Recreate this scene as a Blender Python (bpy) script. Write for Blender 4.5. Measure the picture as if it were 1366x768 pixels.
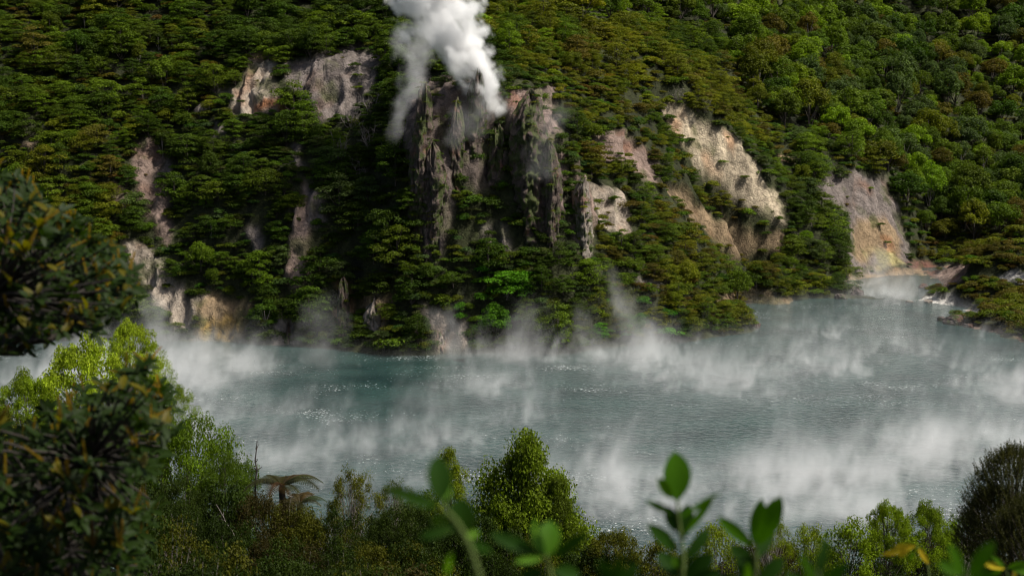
import bpy, math, random
import numpy as np
from mathutils import Vector, Matrix
for o in list(bpy.data.objects): bpy.data.objects.remove(o)
SC = bpy.context.scene
COL = SC.collection
rng = np.random.default_rng(7)
random.seed(7)
R = math.radians

# ------------------------------------------------------------------ camera, light, exposure
CAM_Z = 35.0; F = 1876.0; PITCH = R(8.6)
cam = bpy.data.cameras.new('camera'); co = bpy.data.objects.new('camera', cam); COL.objects.link(co)
co.location = (0, 0, CAM_Z); co.rotation_euler = (math.pi/2 - PITCH, 0, 0)
cam.sensor_width = 36; cam.lens = F/1366*36
cam.clip_start = 0.05; cam.clip_end = 3000
cam.dof.use_dof = True; cam.dof.focus_distance = 150; cam.dof.aperture_fstop = 3.6
SC.camera = co
SUN_EL, SUN_AZ = R(57), R(100)      # azimuth measured clockwise from +Y (the way the camera looks)
w = bpy.data.worlds.new('World'); SC.world = w; w.use_nodes = True
nt = w.node_tree; nt.nodes.clear()
sky = nt.nodes.new('ShaderNodeTexSky'); sky.sky_type = 'NISHITA'; sky.sun_disc = False
sky.sun_elevation = SUN_EL; sky.sun_rotation = SUN_AZ; sky.dust_density = 4; sky.air_density = 1.0; sky.ozone_density = 1
bg = nt.nodes.new('ShaderNodeBackground'); bg.inputs[1].default_value = 0.050
wo = nt.nodes.new('ShaderNodeOutputWorld')
nt.links.new(sky.outputs[0], bg.inputs[0]); nt.links.new(bg.outputs[0], wo.inputs[0])
sl = bpy.data.lights.new('sun', 'SUN'); sl.energy = 4.0; sl.angle = R(5); sl.color = (1, .95, .86)
so = bpy.data.objects.new('sun', sl); COL.objects.link(so)
sd = Vector((math.sin(SUN_AZ)*math.cos(SUN_EL), math.cos(SUN_AZ)*math.cos(SUN_EL), math.sin(SUN_EL)))
so.rotation_euler = sd.to_track_quat('Z', 'Y').to_euler()
SC.view_settings.view_transform = 'Standard'; SC.view_settings.look = 'None'
SC.view_settings.exposure = 0.65; SC.view_settings.gamma = 1
cy = SC.cycles
cy.use_denoising = True; cy.max_bounces = 9; cy.diffuse_bounces = 2; cy.glossy_bounces = 2
cy.transmission_bounces = 3; cy.volume_bounces = 8; cy.transparent_max_bounces = 8
cy.filter_width = 1.15; cy.volume_step_rate = 1.0; cy.volume_max_steps = 160
try: cy.use_light_tree = False
except Exception: pass

# ------------------------------------------------------------------ pixels <-> places
CP, SP = math.cos(PITCH), math.sin(PITCH)
def ray(u, v):
    a = (np.asarray(u, float)-683)/F; b = (384-np.asarray(v, float))/F
    return np.stack([a*np.ones_like(b), CP + b*SP, -SP + b*CP], -1)
def at(u, v, y):
    d = ray(u, v); return np.array([0, 0, CAM_Z]) + d*(np.asarray(y)/d[..., 1])[..., None]
def atv(u, v, y): return Vector(at(u, v, y).tolist())
def on_water(u, v):
    d = ray(u, v); return at(u, v, -CAM_Z*d[..., 1]/d[..., 2])
def proj(P):
    x, y, z = P[..., 0], P[..., 1], P[..., 2]-CAM_Z
    f = y*CP - z*SP; up = y*SP + z*CP
    return 683 + F*x/f, 384 - F*up/f

# ------------------------------------------------------------------ noise
def _h(ix, iy, iz, s):
    n = (ix*374761393 + iy*668265263 + iz*2147483647 + s*144665) & 0xffffffff
    n = ((n ^ (n >> 13))*1274126177) & 0xffffffff
    n = ((n ^ (n >> 16))*2246822519) & 0xffffffff
    return ((n ^ (n >> 15)) & 0xffff)/65535.0*2-1
def vnoise(x, y, z=0.0, s=0):
    x, y, z = np.broadcast_arrays(np.asarray(x, float), np.asarray(y, float), np.asarray(z, float))
    ix, iy, iz = [np.floor(a).astype(np.int64) for a in (x, y, z)]
    fx, fy, fz = x-ix, y-iy, z-iz
    fx, fy, fz = [a*a*(3-2*a) for a in (fx, fy, fz)]
    r = 0
    for dx in (0, 1):
        for dy in (0, 1):
            for dz in (0, 1):
                r = r + _h(ix+dx, iy+dy, iz+dz, s)*(fx if dx else 1-fx)*(fy if dy else 1-fy)*(fz if dz else 1-fz)
    return r
def fbm(x, y, z=0.0, oct=4, s=0):
    r = 0; a = 1
    for i in range(oct):
        r = r + a*vnoise(x*2**i, y*2**i, np.asarray(z)*2**i, s+i*17); a *= .5
    return r/1.6
def inpoly(px, py, poly):
    r = np.zeros(px.shape, bool); n = len(poly)
    for i in range(n):
        x1, y1 = poly[i]; x2, y2 = poly[(i+1) % n]
        if y1 == y2: continue
        c = ((y1 > py) != (y2 > py)) & (px < (x2-x1)*(py-y1)/(y2-y1) + x1)
        r ^= c
    return r

# ------------------------------------------------------------------ objects and tags
def tag(o, label=None, cat=None, group=None, kind=None):
    if label: o['label'] = label
    if cat: o['category'] = cat
    if group: o['group'] = group
    if kind: o['kind'] = kind
    return o
def link(name, me, parent=None, mat=None):
    o = bpy.data.objects.new(name, me); COL.objects.link(o)
    if parent is not None: o.parent = parent
    if mat is not None and me is not None and not me.materials: me.materials.append(mat)
    return o
def empty(name, loc, rz=0):
    o = bpy.data.objects.new(name, None); COL.objects.link(o); o.location = loc; o.rotation_euler = (0, 0, rz)
    o.empty_display_size = .3
    return o
def mesh_np(name, V, Fq, mat=None, smooth=False, tone=None):
    """V (n,3); Fq (m,k) faces with k vertices each"""
    V = np.asarray(V, np.float32); Fq = np.asarray(Fq, np.int32)
    me = bpy.data.meshes.new(name); k = Fq.shape[1]
    me.vertices.add(len(V)); me.vertices.foreach_set('co', V.ravel())
    me.loops.add(Fq.size); me.loops.foreach_set('vertex_index', Fq.ravel())
    me.polygons.add(len(Fq)); me.polygons.foreach_set('loop_start', np.arange(0, Fq.size, k, dtype=np.int32))
    me.polygons.foreach_set('use_smooth', np.full(len(Fq), smooth))
    me.update(calc_edges=True)
    if tone is not None:
        a = me.attributes.new('tone', 'FLOAT', 'FACE'); a.data.foreach_set('value', np.asarray(tone, np.float32))
    if mat: me.materials.append(mat)
    return me
class Acc:
    def __init__(s): s.V = []; s.Q = []; s.n = 0; s.T = []
    def add(s, V, Q, tone=None):
        V = np.asarray(V, float); Q = np.asarray(Q, int)
        s.V.append(V); s.Q.append(Q + s.n); s.n += len(V)
        s.T.append(np.zeros(len(Q)) if tone is None else np.asarray(tone))
    def mesh(s, name, mat, smooth=False):
        return mesh_np(name, np.concatenate(s.V), np.concatenate(s.Q), mat, smooth, np.concatenate(s.T))
def unit(a): return a/np.maximum(np.linalg.norm(a, axis=-1, keepdims=True), 1e-9)
def leaves(acc, P, N, size, asp=.55, droop=0.0, jit=.5):
    """one diamond leaf face per point, facing roughly N"""
    n = len(P); N = unit(N + jit*rng.normal(size=(n, 3)))
    A = unit(np.cross(N, rng.normal(size=(n, 3)))); B = np.cross(N, A)
    L = (size*rng.uniform(.6, 1.3, n))[:, None]; W = L*asp
    up = N*L*.12
    V = np.stack([P - A*L*.5, P + B*W*.5 + up, P + A*L*.5, P - B*W*.5 + up], 1).reshape(-1, 3)
    Q = np.arange(4*n).reshape(n, 4)
    acc.add(V, Q, rng.uniform(0, 1, n))
def blob(acc, c, rad, n, size, up=.5, low=-.35, asp=.55, jit=.5, fill=.35):
    """a leaf clump: faces on and just under an ellipsoid, most on its upper side"""
    d = unit(rng.normal(size=(int(n*1.7)+4, 3))); d = d[d[:, 2] > low][:n]
    r = 1 - fill*rng.uniform(0, 1, len(d))**1.5
    P = np.asarray(c) + d*r[:, None]*np.asarray(rad)
    leaves(acc, P, d/np.asarray(rad)*np.mean(rad) + np.array([0, 0, up]), size, asp, jit=jit)
def tube(acc, pts, rads, seg=6, tone=.5):
    pts = np.asarray(pts, float); n = len(pts)
    T = np.gradient(pts, axis=0); T = unit(T)
    ref = np.array([0.31, .17, .93]); A = unit(np.cross(T, ref)); B = np.cross(T, A)
    th = np.linspace(0, 2*np.pi, seg, endpoint=False)
    V = (pts[:, None] + np.asarray(rads)[:, None, None]*(A[:, None]*np.cos(th)[None, :, None] + B[:, None]*np.sin(th)[None, :, None])).reshape(-1, 3)
    Q = [[i*seg+j, i*seg+(j+1) % seg, (i+1)*seg+(j+1) % seg, (i+1)*seg+j] for i in range(n-1) for j in range(seg)]
    V = np.vstack([V, pts[-1:]]); e = len(V)-1
    Q += [[(n-1)*seg+j, (n-1)*seg+(j+1) % seg, e, e] for j in range(0)]
    acc.add(V, Q, np.full(len(Q), tone))
def wander(a, b, n, amp):
    a = np.asarray(a, float); b = np.asarray(b, float); t = np.linspace(0, 1, n)[:, None]
    w_ = np.cumsum(rng.normal(size=(n, 3)), 0)*amp; w_ -= t*w_[-1] + (1-t)*w_[0]
    return a + (b-a)*t + w_

# ------------------------------------------------------------------ materials
class NT:
    def __init__(s, name):
        s.m = bpy.data.materials.new(name); s.m.use_nodes = True; s.t = s.m.node_tree; s.t.nodes.clear()
        s.out = s.t.nodes.new('ShaderNodeOutputMaterial')
    def n(s, typ, **k):
        nd = s.t.nodes.new('ShaderNode'+typ)
        for a, b in k.items():
            if a == 'i':
                for kk, vv in b.items():
                    if isinstance(vv, bpy.types.NodeSocket): s.t.links.new(vv, nd.inputs[kk])
                    else: nd.inputs[kk].default_value = vv
            else: setattr(nd, a, b)
        return nd
    def math(s, op, a, b=0.0, c=0.0, clamp=False):
        nd = s.n('Math', operation=op, use_clamp=clamp, i={0: a, 1: b, 2: c}); return nd.outputs[0]
    def vmath(s, op, a, b=(0, 0, 0)):
        nd = s.n('VectorMath', operation=op, i={0: a, 1: b}); return nd.outputs[0]
    def noise(s, vec, scale, detail=3, rough=.55, dist=0.0):
        return s.n('TexNoise', i={'Vector': vec, 'Scale': scale, 'Detail': detail, 'Roughness': rough, 'Distortion': dist}).outputs[0]
    def maprange(s, v, a, b, c=0.0, d=1.0, smooth=False):
        nd = s.n('MapRange', interpolation_type='SMOOTHSTEP' if smooth else 'LINEAR', i={0: v, 1: a, 2: b, 3: c, 4: d}); return nd.outputs[0]
    def mix(s, f, a, b, typ='MIX'):
        nd = s.t.nodes.new('ShaderNodeMix'); nd.data_type = 'RGBA'; nd.blend_type = typ
        for k, v in ((0, f), (6, a), (7, b)):
            if isinstance(v, bpy.types.NodeSocket): s.t.links.new(v, nd.inputs[k])
            else: nd.inputs[k].default_value = v
        return nd.outputs[2]
    def link(s, a, b): s.t.links.new(a, b)
    def surf(s, sh): s.link(sh, s.out.inputs[0]); return s.m
def c4(c): return (c[0], c[1], c[2], 1)
def leaf_mat(name, rough=.6, transl=.3, spec=.12, tinted=True, col=(.05, .08, .02), hue=.35, nscale=.6):
    m = NT(name)
    if tinted:
        base = m.n('Attribute', attribute_type='INSTANCER', attribute_name='tint').outputs['Color']
    else: base = m.n('RGB').outputs[0]; base.default_value = c4(col)
    tone = m.n('Attribute', attribute_type='GEOMETRY', attribute_name='tone').outputs['Fac']
    pos = m.n('NewGeometry').outputs['Position']
    nz = m.noise(pos, nscale, 3, .6)
    k = m.math('MULTIPLY', m.maprange(tone, 0, 1, 1-hue, 1+hue), m.maprange(nz, .3, .7, .7, 1.35))
    c = m.mix(1.0, base, m.n('CombineColor', i={0: k, 1: k, 2: k}).outputs[0], 'MULTIPLY')
    # young leaves yellower, old leaves browner
    c = m.mix(m.maprange(m.noise(pos, nscale*3.1, 2), .55, .75, 0, .35), c, m.mix(1.0, c, (1.25, 1.0, .6, 1), 'MULTIPLY'))
    d = m.n('BsdfPrincipled', i={'Base Color': c, 'Roughness': rough, 'Specular IOR Level': spec})
    t = m.n('BsdfTranslucent', i={'Color': m.mix(1.0, c, (1.5, 1.6, .7, 1), 'MULTIPLY')})
    return m.surf(m.n('MixShader', i={0: transl, 1: d.outputs[0], 2: t.outputs[0]}).outputs[0])
def bark_mat(name, col):
    m = NT(name); pos = m.n('NewGeometry').outputs['Position']
    nz = m.noise(m.vmath('MULTIPLY', pos, (6, 6, 1.5)), 3, 4)
    c = m.mix(nz, c4([x*.5 for x in col]), c4([x*1.5 for x in col]))
    b = m.n('Bump', i={'Height': nz, 'Strength': .6, 'Distance': .02}).outputs[0]
    return m.surf(m.n('BsdfPrincipled', i={'Base Color': c, 'Roughness': .9, 'Normal': b}).outputs[0])
M_HILL = leaf_mat('hill_leaf', nscale=.35)
M_NEAR = leaf_mat('near_leaf', nscale=1.6, hue=.4)
M_BARK = bark_mat('bark', (.07, .055, .045))
M_PALEBARK = bark_mat('pale_bark', (.22, .19, .17))

# ------------------------------------------------------------------ terrain: the far hill
SHORE = [(-260, 447), (-100, 448), (60, 448), (170, 449), (250, 455), (370, 461), (460, 468), (590, 473), (700, 470), (800, 465), (880, 458), (950, 450),
         (1008, 441), (1000, 425), (975, 405), (960, 394), (1010, 393), (1060, 400), (1145, 399), (1150, 388), (1140, 374), (1185, 371), (1238, 371),
         (1234, 392), (1215, 402), (1262, 425), (1300, 440), (1366, 457), (1460, 480), (1560, 505)]
ctrl = []
for u, v in SHORE: ctrl.append(on_water(u, v))
# below the waterline
for u, v in [(-260, 475), (-60, 480), (120, 480), (300, 485), (460, 495), (600, 500), (760, 495), (900, 482), (1000, 470), (1040, 440), (1060, 418), (1130, 415), (1200, 418), (1190, 385), (1240, 445), (1320, 475), (1450, 515)]:
    p = on_water(u, v); p[2] = -4; ctrl.append(p)
for x, y, z in [(-80, 140, -9), (0, 140, -9), (60, 140, -9), (110, 140, -6)]: ctrl.append(np.array([x, y, z], float))
def dy(u, s):   # distance of the nearest bit of shore
    return s
HC = [  # u, v, distance
 # left cliff
 (-260, 300, 196), (-260, 150, 213), (-260, 0, 236), (-260, -150, 262),
 (-60, 300, 197), (-60, 150, 212), (-60, 0, 234), (-60, -150, 262),
 (100, 360, 189), (100, 250, 199), (100, 130, 213), (100, 0, 234), (100, -150, 262),
 (205, 420, 187), (210, 330, 195), (200, 230, 203), (220, 120, 216), (220, 0, 234),
 (300, 410, 187), (300, 300, 193), (300, 200, 203), (320, 130, 209), (320, 60, 219), (320, 0, 234), (320, -150, 262),
 (410, 410, 184), (400, 300, 190), (395, 200, 199), (430, 150, 205), (440, 90, 210), (430, 50, 222), (430, 0, 234),
 (480, 420, 181), (490, 330, 186), (490, 230, 194), (490, 130, 205), (500, 60, 216), (500, 0, 230), (500, -150, 262),
 # central buttress
 (580, 400, 178), (580, 300, 182), (575, 210, 185), (570, 140, 190), (575, 90, 203), (590, 40, 219), (600, 0, 232), (620, -150, 265),
 (650, 420, 178), (650, 330, 182), (650, 230, 187), (645, 150, 191), (650, 100, 200), (650, 40, 222), (680, 0, 238),
 (715, 400, 178), (720, 310, 183), (715, 220, 187), (715, 150, 191), (715, 115, 199), (740, 60, 224), (760, 0, 250), (760, -150, 285),
 # ridge falling to the right
 (790, 400, 181), (790, 320, 187), (800, 240, 195), (810, 170, 206), (820, 100, 225), (840, 40, 258), (850, 0, 285),
 (880, 420, 184), (880, 350, 192), (890, 280, 204), (890, 210, 217), (890, 150, 228), (930, 190, 228), (1005, 250, 230), (900, 80, 256), (920, 30, 290), (930, -20, 320), (930, -150, 350),
 (960, 420, 191), (960, 350, 205), (970, 290, 218), (970, 220, 229.5), (970, 165, 240), (990, 100, 275), (1010, 50, 305), (1020, 0, 335),
 (1040, 385, 216), (1040, 340, 221), (1040, 295, 229), (1050, 240, 240), (1060, 180, 262), (1070, 130, 286), (1090, 60, 325), (1100, 0, 352), (1100, -150, 380),
 (1120, 375, 228), (1115, 320, 236), (1105, 260, 245), (1130, 236, 254), (1140, 190, 272), (1150, 140, 292), (1170, 80, 325), (1180, 0, 362),
 # cliff over the inlet and the wooded valley behind
 (1170, 355, 247), (1170, 300, 252), (1165, 250, 257), (1200, 240, 266), (1225, 350, 256), (1230, 300, 266), (1250, 250, 282), (1250, 190, 302), (1260, 130, 322), (1280, 60, 350), (1300, 0, 376),
 (1330, 200, 312), (1366, 120, 336), (1366, 40, 362), (1400, -20, 382), (1366, -150, 400), (1500, 200, 318), (1500, 80, 352), (1500, -40, 385), (1650, 200, 320), (1650, 60, 352), (1650, -120, 385),
 # headland on the right
 (1262, 378, 222), (1290, 395, 214), (1290, 350, 220), (1330, 330, 224), (1366, 312, 224), (1366, 360, 213), (1366, 410, 201), (1420, 330, 222), (1420, 400, 203), (1500, 340, 222), (1500, 420, 200), (1620, 350, 222), (1620, 440, 200),
]
for u, v, y in HC: ctrl.append(at(u, v, y))
for u in (1290, 1370, 1500, 1640): p = at(u, 330, 248); p[2] = 3.0; ctrl.append(p)
for u in (1330, 1500): p = at(u, 330, 268); p[2] = 7.0; ctrl.append(p)
for u, z in ((-300, 96), (300, 98), (700, 98), (1100, 92), (1600, 90)): p = at(u, 0, 430); p[2] = z; ctrl.append(p)
ctrl = np.array(ctrl)
def tps_fit(P, z, lam):
    S = 50.; X = P/S; n = len(X)
    r2 = ((X[:, None]-X[None])**2).sum(-1); K = .5*r2*np.log(r2+1e-12); K[np.diag_indices(n)] = lam
    A = np.zeros((n+3, n+3)); A[:n, :n] = K; A[:n, n] = 1; A[:n, n+1:] = X; A[n, :n] = 1; A[n+1:, :n] = X.T
    c = np.linalg.solve(A, np.concatenate([z, np.zeros(3)]))
    def ev(x, y):
        sh = x.shape; Q = np.stack([x.ravel(), y.ravel()], 1)/S; out = np.zeros(len(Q))
        for i in range(0, len(Q), 20000):
            q = Q[i:i+20000]; r2 = ((q[:, None]-X[None])**2).sum(-1)
            out[i:i+20000] = (.5*r2*np.log(r2+1e-12))@c[:n] + c[n] + q@c[n+1:]
        return out.reshape(sh)
    return ev
tps = tps_fit(ctrl[:, :2], ctrl[:, 2], 2e-4)
# grid on fans: a = x/y, r = y
NA, NR1, NR2 = 640, 300, 120
A_ = np.linspace(-.54, .60, NA)
R_ = np.concatenate([np.linspace(168, 262, NR1), np.linspace(262.6, 430, NR2)])
GA, GR = np.meshgrid(A_, R_)
GX, GY = GA*GR, GR
# the spline is smooth: evaluate it coarse and refine
cA = np.linspace(-.54, .60, 214); cR = np.concatenate([np.linspace(168, 262, 100), np.linspace(264, 430, 50)])
cGA, cGR = np.meshgrid(cA, cR); cZ = tps(cGA*cGR, cGR)
def bil(Z, ar, rr, a, r):
    i = np.clip(np.searchsorted(rr, r)-1, 0, len(rr)-2); j = np.clip(np.searchsorted(ar, a)-1, 0, len(ar)-2)
    t = np.clip((r-rr[i])/(rr[i+1]-rr[i]), 0, 1); s = np.clip((a-ar[j])/(ar[j+1]-ar[j]), 0, 1)
    return Z[i, j]*(1-t)*(1-s)+Z[i+1, j]*t*(1-s)+Z[i, j+1]*(1-t)*s+Z[i+1, j+1]*t*s
Z0 = bil(cZ, cA, cR, GA, GR)

# bare ground, as outlines on the slope: (outline, colour, strength)
PALE = (.30, .25, .20); GREY = (.155, .13, .118); PINK = (.20, .145, .12); CREAM = (.40, .33, .235); RUST = (.22, .10, .05)
YEL = (.26, .225, .10); DARKR = (.10, .085, .08); TAN = (.21, .15, .09); WHITE = (.42, .40, .37)
ROCKS = [
 ([(282, 108), (318, 116), (335, 72), (352, 66), (364, 88), (378, 142), (350, 156), (318, 150), (296, 132)], PALE),
 ([(345, 132), (375, 128), (374, 148), (348, 150)], RUST),
 ([(372, 85), (412, 80), (440, 70), (482, 58), (507, 80), (502, 135), (470, 168), (440, 162), (414, 140), (392, 112)], GREY),
 ([(176, 178), (202, 185), (214, 235), (228, 262), (240, 318), (222, 332), (196, 290), (178, 240)], PINK),
 ([(150, 245), (170, 250), (175, 290), (158, 285)], PINK),
 ([(210, 200), (228, 215), (232, 235), (216, 225)], GREY),
 ([(158, 318), (185, 325), (215, 352), (245, 392), (280, 398), (296, 410), (264, 420), (240, 432), (222, 420), (196, 378), (170, 350)], PALE),
 ([(255, 402), (300, 398), (340, 412), (330, 448), (262, 447)], TAN),
 ([(262, 425), (325, 428), (325, 449), (255, 452)], (.24, .16, .05)),
 ([(390, 168), (402, 172), (404, 232), (393, 228)], GREY),
 ([(398, 240), (412, 255), (418, 318), (412, 350), (398, 400), (388, 372), (394, 300)], PINK),
 ([(412, 250), (440, 270), (438, 300), (415, 300)], GREY),
 ([(335, 290), (350, 300), (352, 330), (336, 338)], GREY),
 ([(255, 135), (270, 130), (268, 150), (256, 152)], GREY),
 ([(285, 165), (302, 168), (305, 195), (290, 190)], GREY),
 ([(448, 372), (464, 370), (468, 435), (455, 425)], (.36, .22, .12)),
 ([(478, 400), (512, 402), (516, 435), (500, 446), (482, 430)], TAN),
 ([(368, 425), (392, 430), (390, 458), (372, 458)], GREY),
 ([(640, 288), (668, 296), (672, 330), (650, 325)], GREY),
 ([(655, 205), (672, 215), (665, 240), (655, 235)], PINK),
 ([(768, 205), (790, 255), (794, 340), (768, 332), (764, 270)], PINK),
 ([(786, 238), (815, 244), (848, 290), (842, 312), (800, 290)], PALE),
 ([(800, 172), (832, 172), (872, 218), (880, 240), (845, 224), (812, 200)], PINK),
 ([(884, 142), (912, 145), (960, 168), (996, 192), (1012, 230), (1046, 288), (1042, 300), (1006, 280), (962, 240), (930, 212), (900, 182)], CREAM),
 ([(884, 248), (915, 258), (952, 292), (1006, 308), (1046, 320), (1038, 334), (985, 338), (940, 316), (905, 276)], TAN),
 ([(1092, 244), (1130, 234), (1184, 240), (1200, 268), (1204, 300), (1212, 330), (1206, 352), (1160, 366), (1132, 352), (1138, 312), (1130, 285), (1104, 268)], GREY),
 ([(1140, 290), (1190, 285), (1200, 340), (1150, 345)], TAN),
 ([(1160, 336), (1192, 332), (1204, 352), (1170, 360)], YEL),
 ([(1205, 348), (1250, 350), (1252, 366), (1208, 366)], (.12, .06, .045)),
 ([(1040, 195), (1066, 200), (1064, 212), (1044, 208)], TAN),
 ([(848, 368), (884, 378), (890, 388), (862, 384)], GREY),
 ([(958, 384), (1020, 388), (1060, 398), (1010, 402), (970, 402)], TAN),
 ([(1130, 365), (1240, 362), (1246, 374), (1130, 378)], TAN),
 ([(1252, 358), (1282, 350), (1296, 352), (1290, 372), (1258, 382), (1240, 380)], PINK),
 ([(1200, 396), (1255, 392), (1305, 408), (1308, 428), (1258, 416), (1206, 410)], WHITE),
 ([(1255, 420), (1300, 434), (1366, 449), (1366, 458), (1300, 444), (1256, 430)], PINK),
 ([(1320, 362), (1366, 360), (1366, 372), (1330, 370)], WHITE),
 ([(1300, 395), (1318, 385), (1322, 392), (1306, 404)], PALE),
 ([(18, 190), (60, 190), (62, 215), (35, 212)], (.13, .10, .07)),
 ([(538, 120), (556, 98), (600, 92), (612, 150), (604, 240), (600, 328), (572, 332), (566, 270), (545, 220)], (.13, .10, .088)),
 ([(606, 110), (640, 84), (664, 120), (676, 160), (672, 240), (640, 250), (618, 230)], (.10, .078, .066)),
 ([(682, 140), (700, 120), (735, 118), (748, 190), (752, 260), (742, 318), (708, 300), (690, 230)], (.17, .125, .11)),
 ([(556, 405), (572, 412), (602, 418), (622, 430), (620, 470), (572, 472), (574, 440)], (.22, .18, .15)),
]
def rock_at(u, v, warp=True):
    """index of the bare patch a place lies in, 0 = none"""
    u = np.asarray(u, float); v = np.asarray(v, float)
    if warp:
        u2 = u + 17*fbm(u/26, v/26, 0, 5, 5); v2 = v + 17*fbm(u/26, v/26, 7.3, 5, 9)
    else: u2, v2 = u, v
    r = np.zeros(u.shape, int)
    for i, (poly, c) in enumerate(ROCKS): r[inpoly(u2, v2, poly)] = i+1
    return r
P0 = np.stack([GX, GY, Z0], -1)
U0, V0 = proj(P0)
rk = rock_at(U0, V0); rockm = (rk > 0).astype(float)
def blur(a, k):
    for _ in range(k):
        b = a.copy(); b[1:-1] = (a[:-2]+a[1:-1]*2+a[2:])/4; a = b.copy(); a[:, 1:-1] = (b[:, :-2]+b[:, 1:-1]*2+b[:, 2:])/4
    return a
rs = blur(rockm, 2)
dZr, dZa = np.gradient(Z0)[0]/np.gradient(R_)[:, None], np.gradient(Z0, axis=1)/np.gradient(A_)[None]/GR
slope = np.hypot(dZr, dZa)
shorefade = np.clip(Z0/3, 0, 1)
# relief: erosion flutes that run down the slope, ledges, rubble
flute = 1-np.abs(fbm(GX/2.6 + .8*fbm(GX/6, GY/6, 0, 2, 71), GY/9, Z0/14, 4, 21))*2.2
big = fbm(GX/12, GY/14, 0, 4, 33)
fine = fbm(GX*1.3, GY*1.3, Z0*.9, 4, 41)
disp = shorefade*(big*np.where(rs > .3, np.where(U0 > 860, .35, 1.0), 1.3)) + rs*(flute*np.where(U0 > 860, .3, 1.1)*np.clip(slope, .4, 1.3) + .6*fine - .5) + (1-rs)*.25*fine
NRM = unit(np.stack([-dZa, -dZr, np.ones_like(Z0)], -1))
Pg = P0 + NRM*disp[..., None]
ZG = Pg[..., 2]
def hill_z(x, y): return bil(ZG, A_, R_, np.asarray(x)/np.asarray(y), np.asarray(y))
def hit(u, v):
    """where the line of sight through a place of the photo meets the far hill"""
    d = ray(u, v); ys = np.arange(172, 428, .5); P = np.array([0, 0, CAM_Z]) + d*(ys/d[1])[:, None]
    s = P[:, 2] - hill_z(P[:, 0], ys); k = np.argmax(s < 0)
    if s[k] >= 0: k = len(ys)-1
    return P[k]
colr = np.array([(.028, .032, .012)] + [c for _, c in ROCKS])[rk]
colr = np.stack([blur(colr[..., i], 1) for i in range(3)], -1)
streak = fbm(GX/1.1+.6*fbm(GX/3, GY/3, 0, 3, 88), GY/5, Z0/9, 5, 51)*1.3; pat = fbm(GX/4, GY/4, Z0/5, 3, 61)
k = (1+.5*streak+.25*fine)[..., None]
colr = np.clip(colr*k, .01, .8)
rustm = (np.clip((pat-.25)*3, 0, 1)*rs)[..., None]*.55
colr = colr*(1-rustm) + rustm*colr*np.array([.95, .55, .35])
mossm = (np.clip((fbm(GX/3, GY/3, Z0/3, 4, 77)-.18)*4, 0, 1)*rs)[..., None]*.7
colr = colr*(1-mossm) + mossm*np.array([.06, .07, .02])
nr, na = GX.shape
idx = np.arange(nr*na).reshape(nr, na)
Q = np.stack([idx[:-1, :-1], idx[:-1, 1:], idx[1:, 1:], idx[1:, :-1]], -1).reshape(-1, 4)
def ground_mat(name, attr=True):
    m = NT(name); g = m.n('NewGeometry'); pos = g.outputs['Position']
    base = m.n('Attribute', attribute_type='GEOMETRY', attribute_name='albedo').outputs['Color']
    n1 = m.noise(pos, 1.6, 6, .65); n2 = m.noise(m.vmath('MULTIPLY', pos, (1, 1, .35)), 5, 4, .7)
    cr = m.n('TexVoronoi', feature='DISTANCE_TO_EDGE', i={'Vector': m.vmath('ADD', pos, m.n('TexNoise', i={'Vector': pos, 'Scale': 1.2, 'Detail': 3}).outputs[1]), 'Scale': .9}).outputs[0]
    kk = m.math('MULTIPLY', m.maprange(n1, .3, .7, .6, 1.4), m.maprange(cr, 0, .05, .85, 1))
    c = m.mix(1.0, base, m.n('CombineColor', i={0: kk, 1: kk, 2: kk}).outputs[0], 'MULTIPLY')
    h = m.math('ADD', m.math('MULTIPLY', n2, .5), m.math('ADD', n1, m.maprange(cr, 0, .08, -.2, 0)))
    b = m.n('Bump', i={'Height': h, 'Strength': .9, 'Distance': .35}).outputs[0]
    return m.surf(m.n('BsdfPrincipled', i={'Base Color': c, 'Roughness': .92, 'Specular IOR Level': .2, 'Normal': b}).outputs[0])
M_GROUND = ground_mat('bare_earth')
def ground_obj(name, P, Q, colr):
    me = mesh_np(name, P.reshape(-1, 3), Q, M_GROUND, True)
    a = me.attributes.new('albedo', 'FLOAT_COLOR', 'POINT')
    a.data.foreach_set('color', np.concatenate([colr.reshape(-1, 3), np.ones((P.size//3, 1))], 1).astype(np.float32).ravel())
    o = link(name, me); o['kind'] = 'structure'; return o
ground_obj('hillside', Pg, Q, colr)

# ------------------------------------------------------------------ the near bank under the camera
bx = np.linspace(-75, 75, 200); by = np.linspace(-12, 125, 180); BX, BY = np.meshgrid(bx, by)
def bank_z(x, y):
    x = np.asarray(x, float); y = np.asarray(y, float)
    z = 33.2 - .385*np.clip(y, -20, 200) + .9*fbm(x/9, y/9, 0, 3, 91)
    z = z + np.clip((-x-.17*y)/10, 0, 1.6)*.9          # a little higher on the left
    return z
BZ = bank_z(BX, BY)
bi = np.arange(BX.size).reshape(BX.shape)
BQ = np.stack([bi[:-1, :-1], bi[:-1, 1:], bi[1:, 1:], bi[1:, :-1]], -1).reshape(-1, 4)
bc = np.array([.03, .03, .014])*(1+.4*fbm(BX/2, BY/2, 0, 3, 3))[..., None]
ground_obj('near_bank', np.stack([BX, BY, BZ], -1), BQ, bc)

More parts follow.
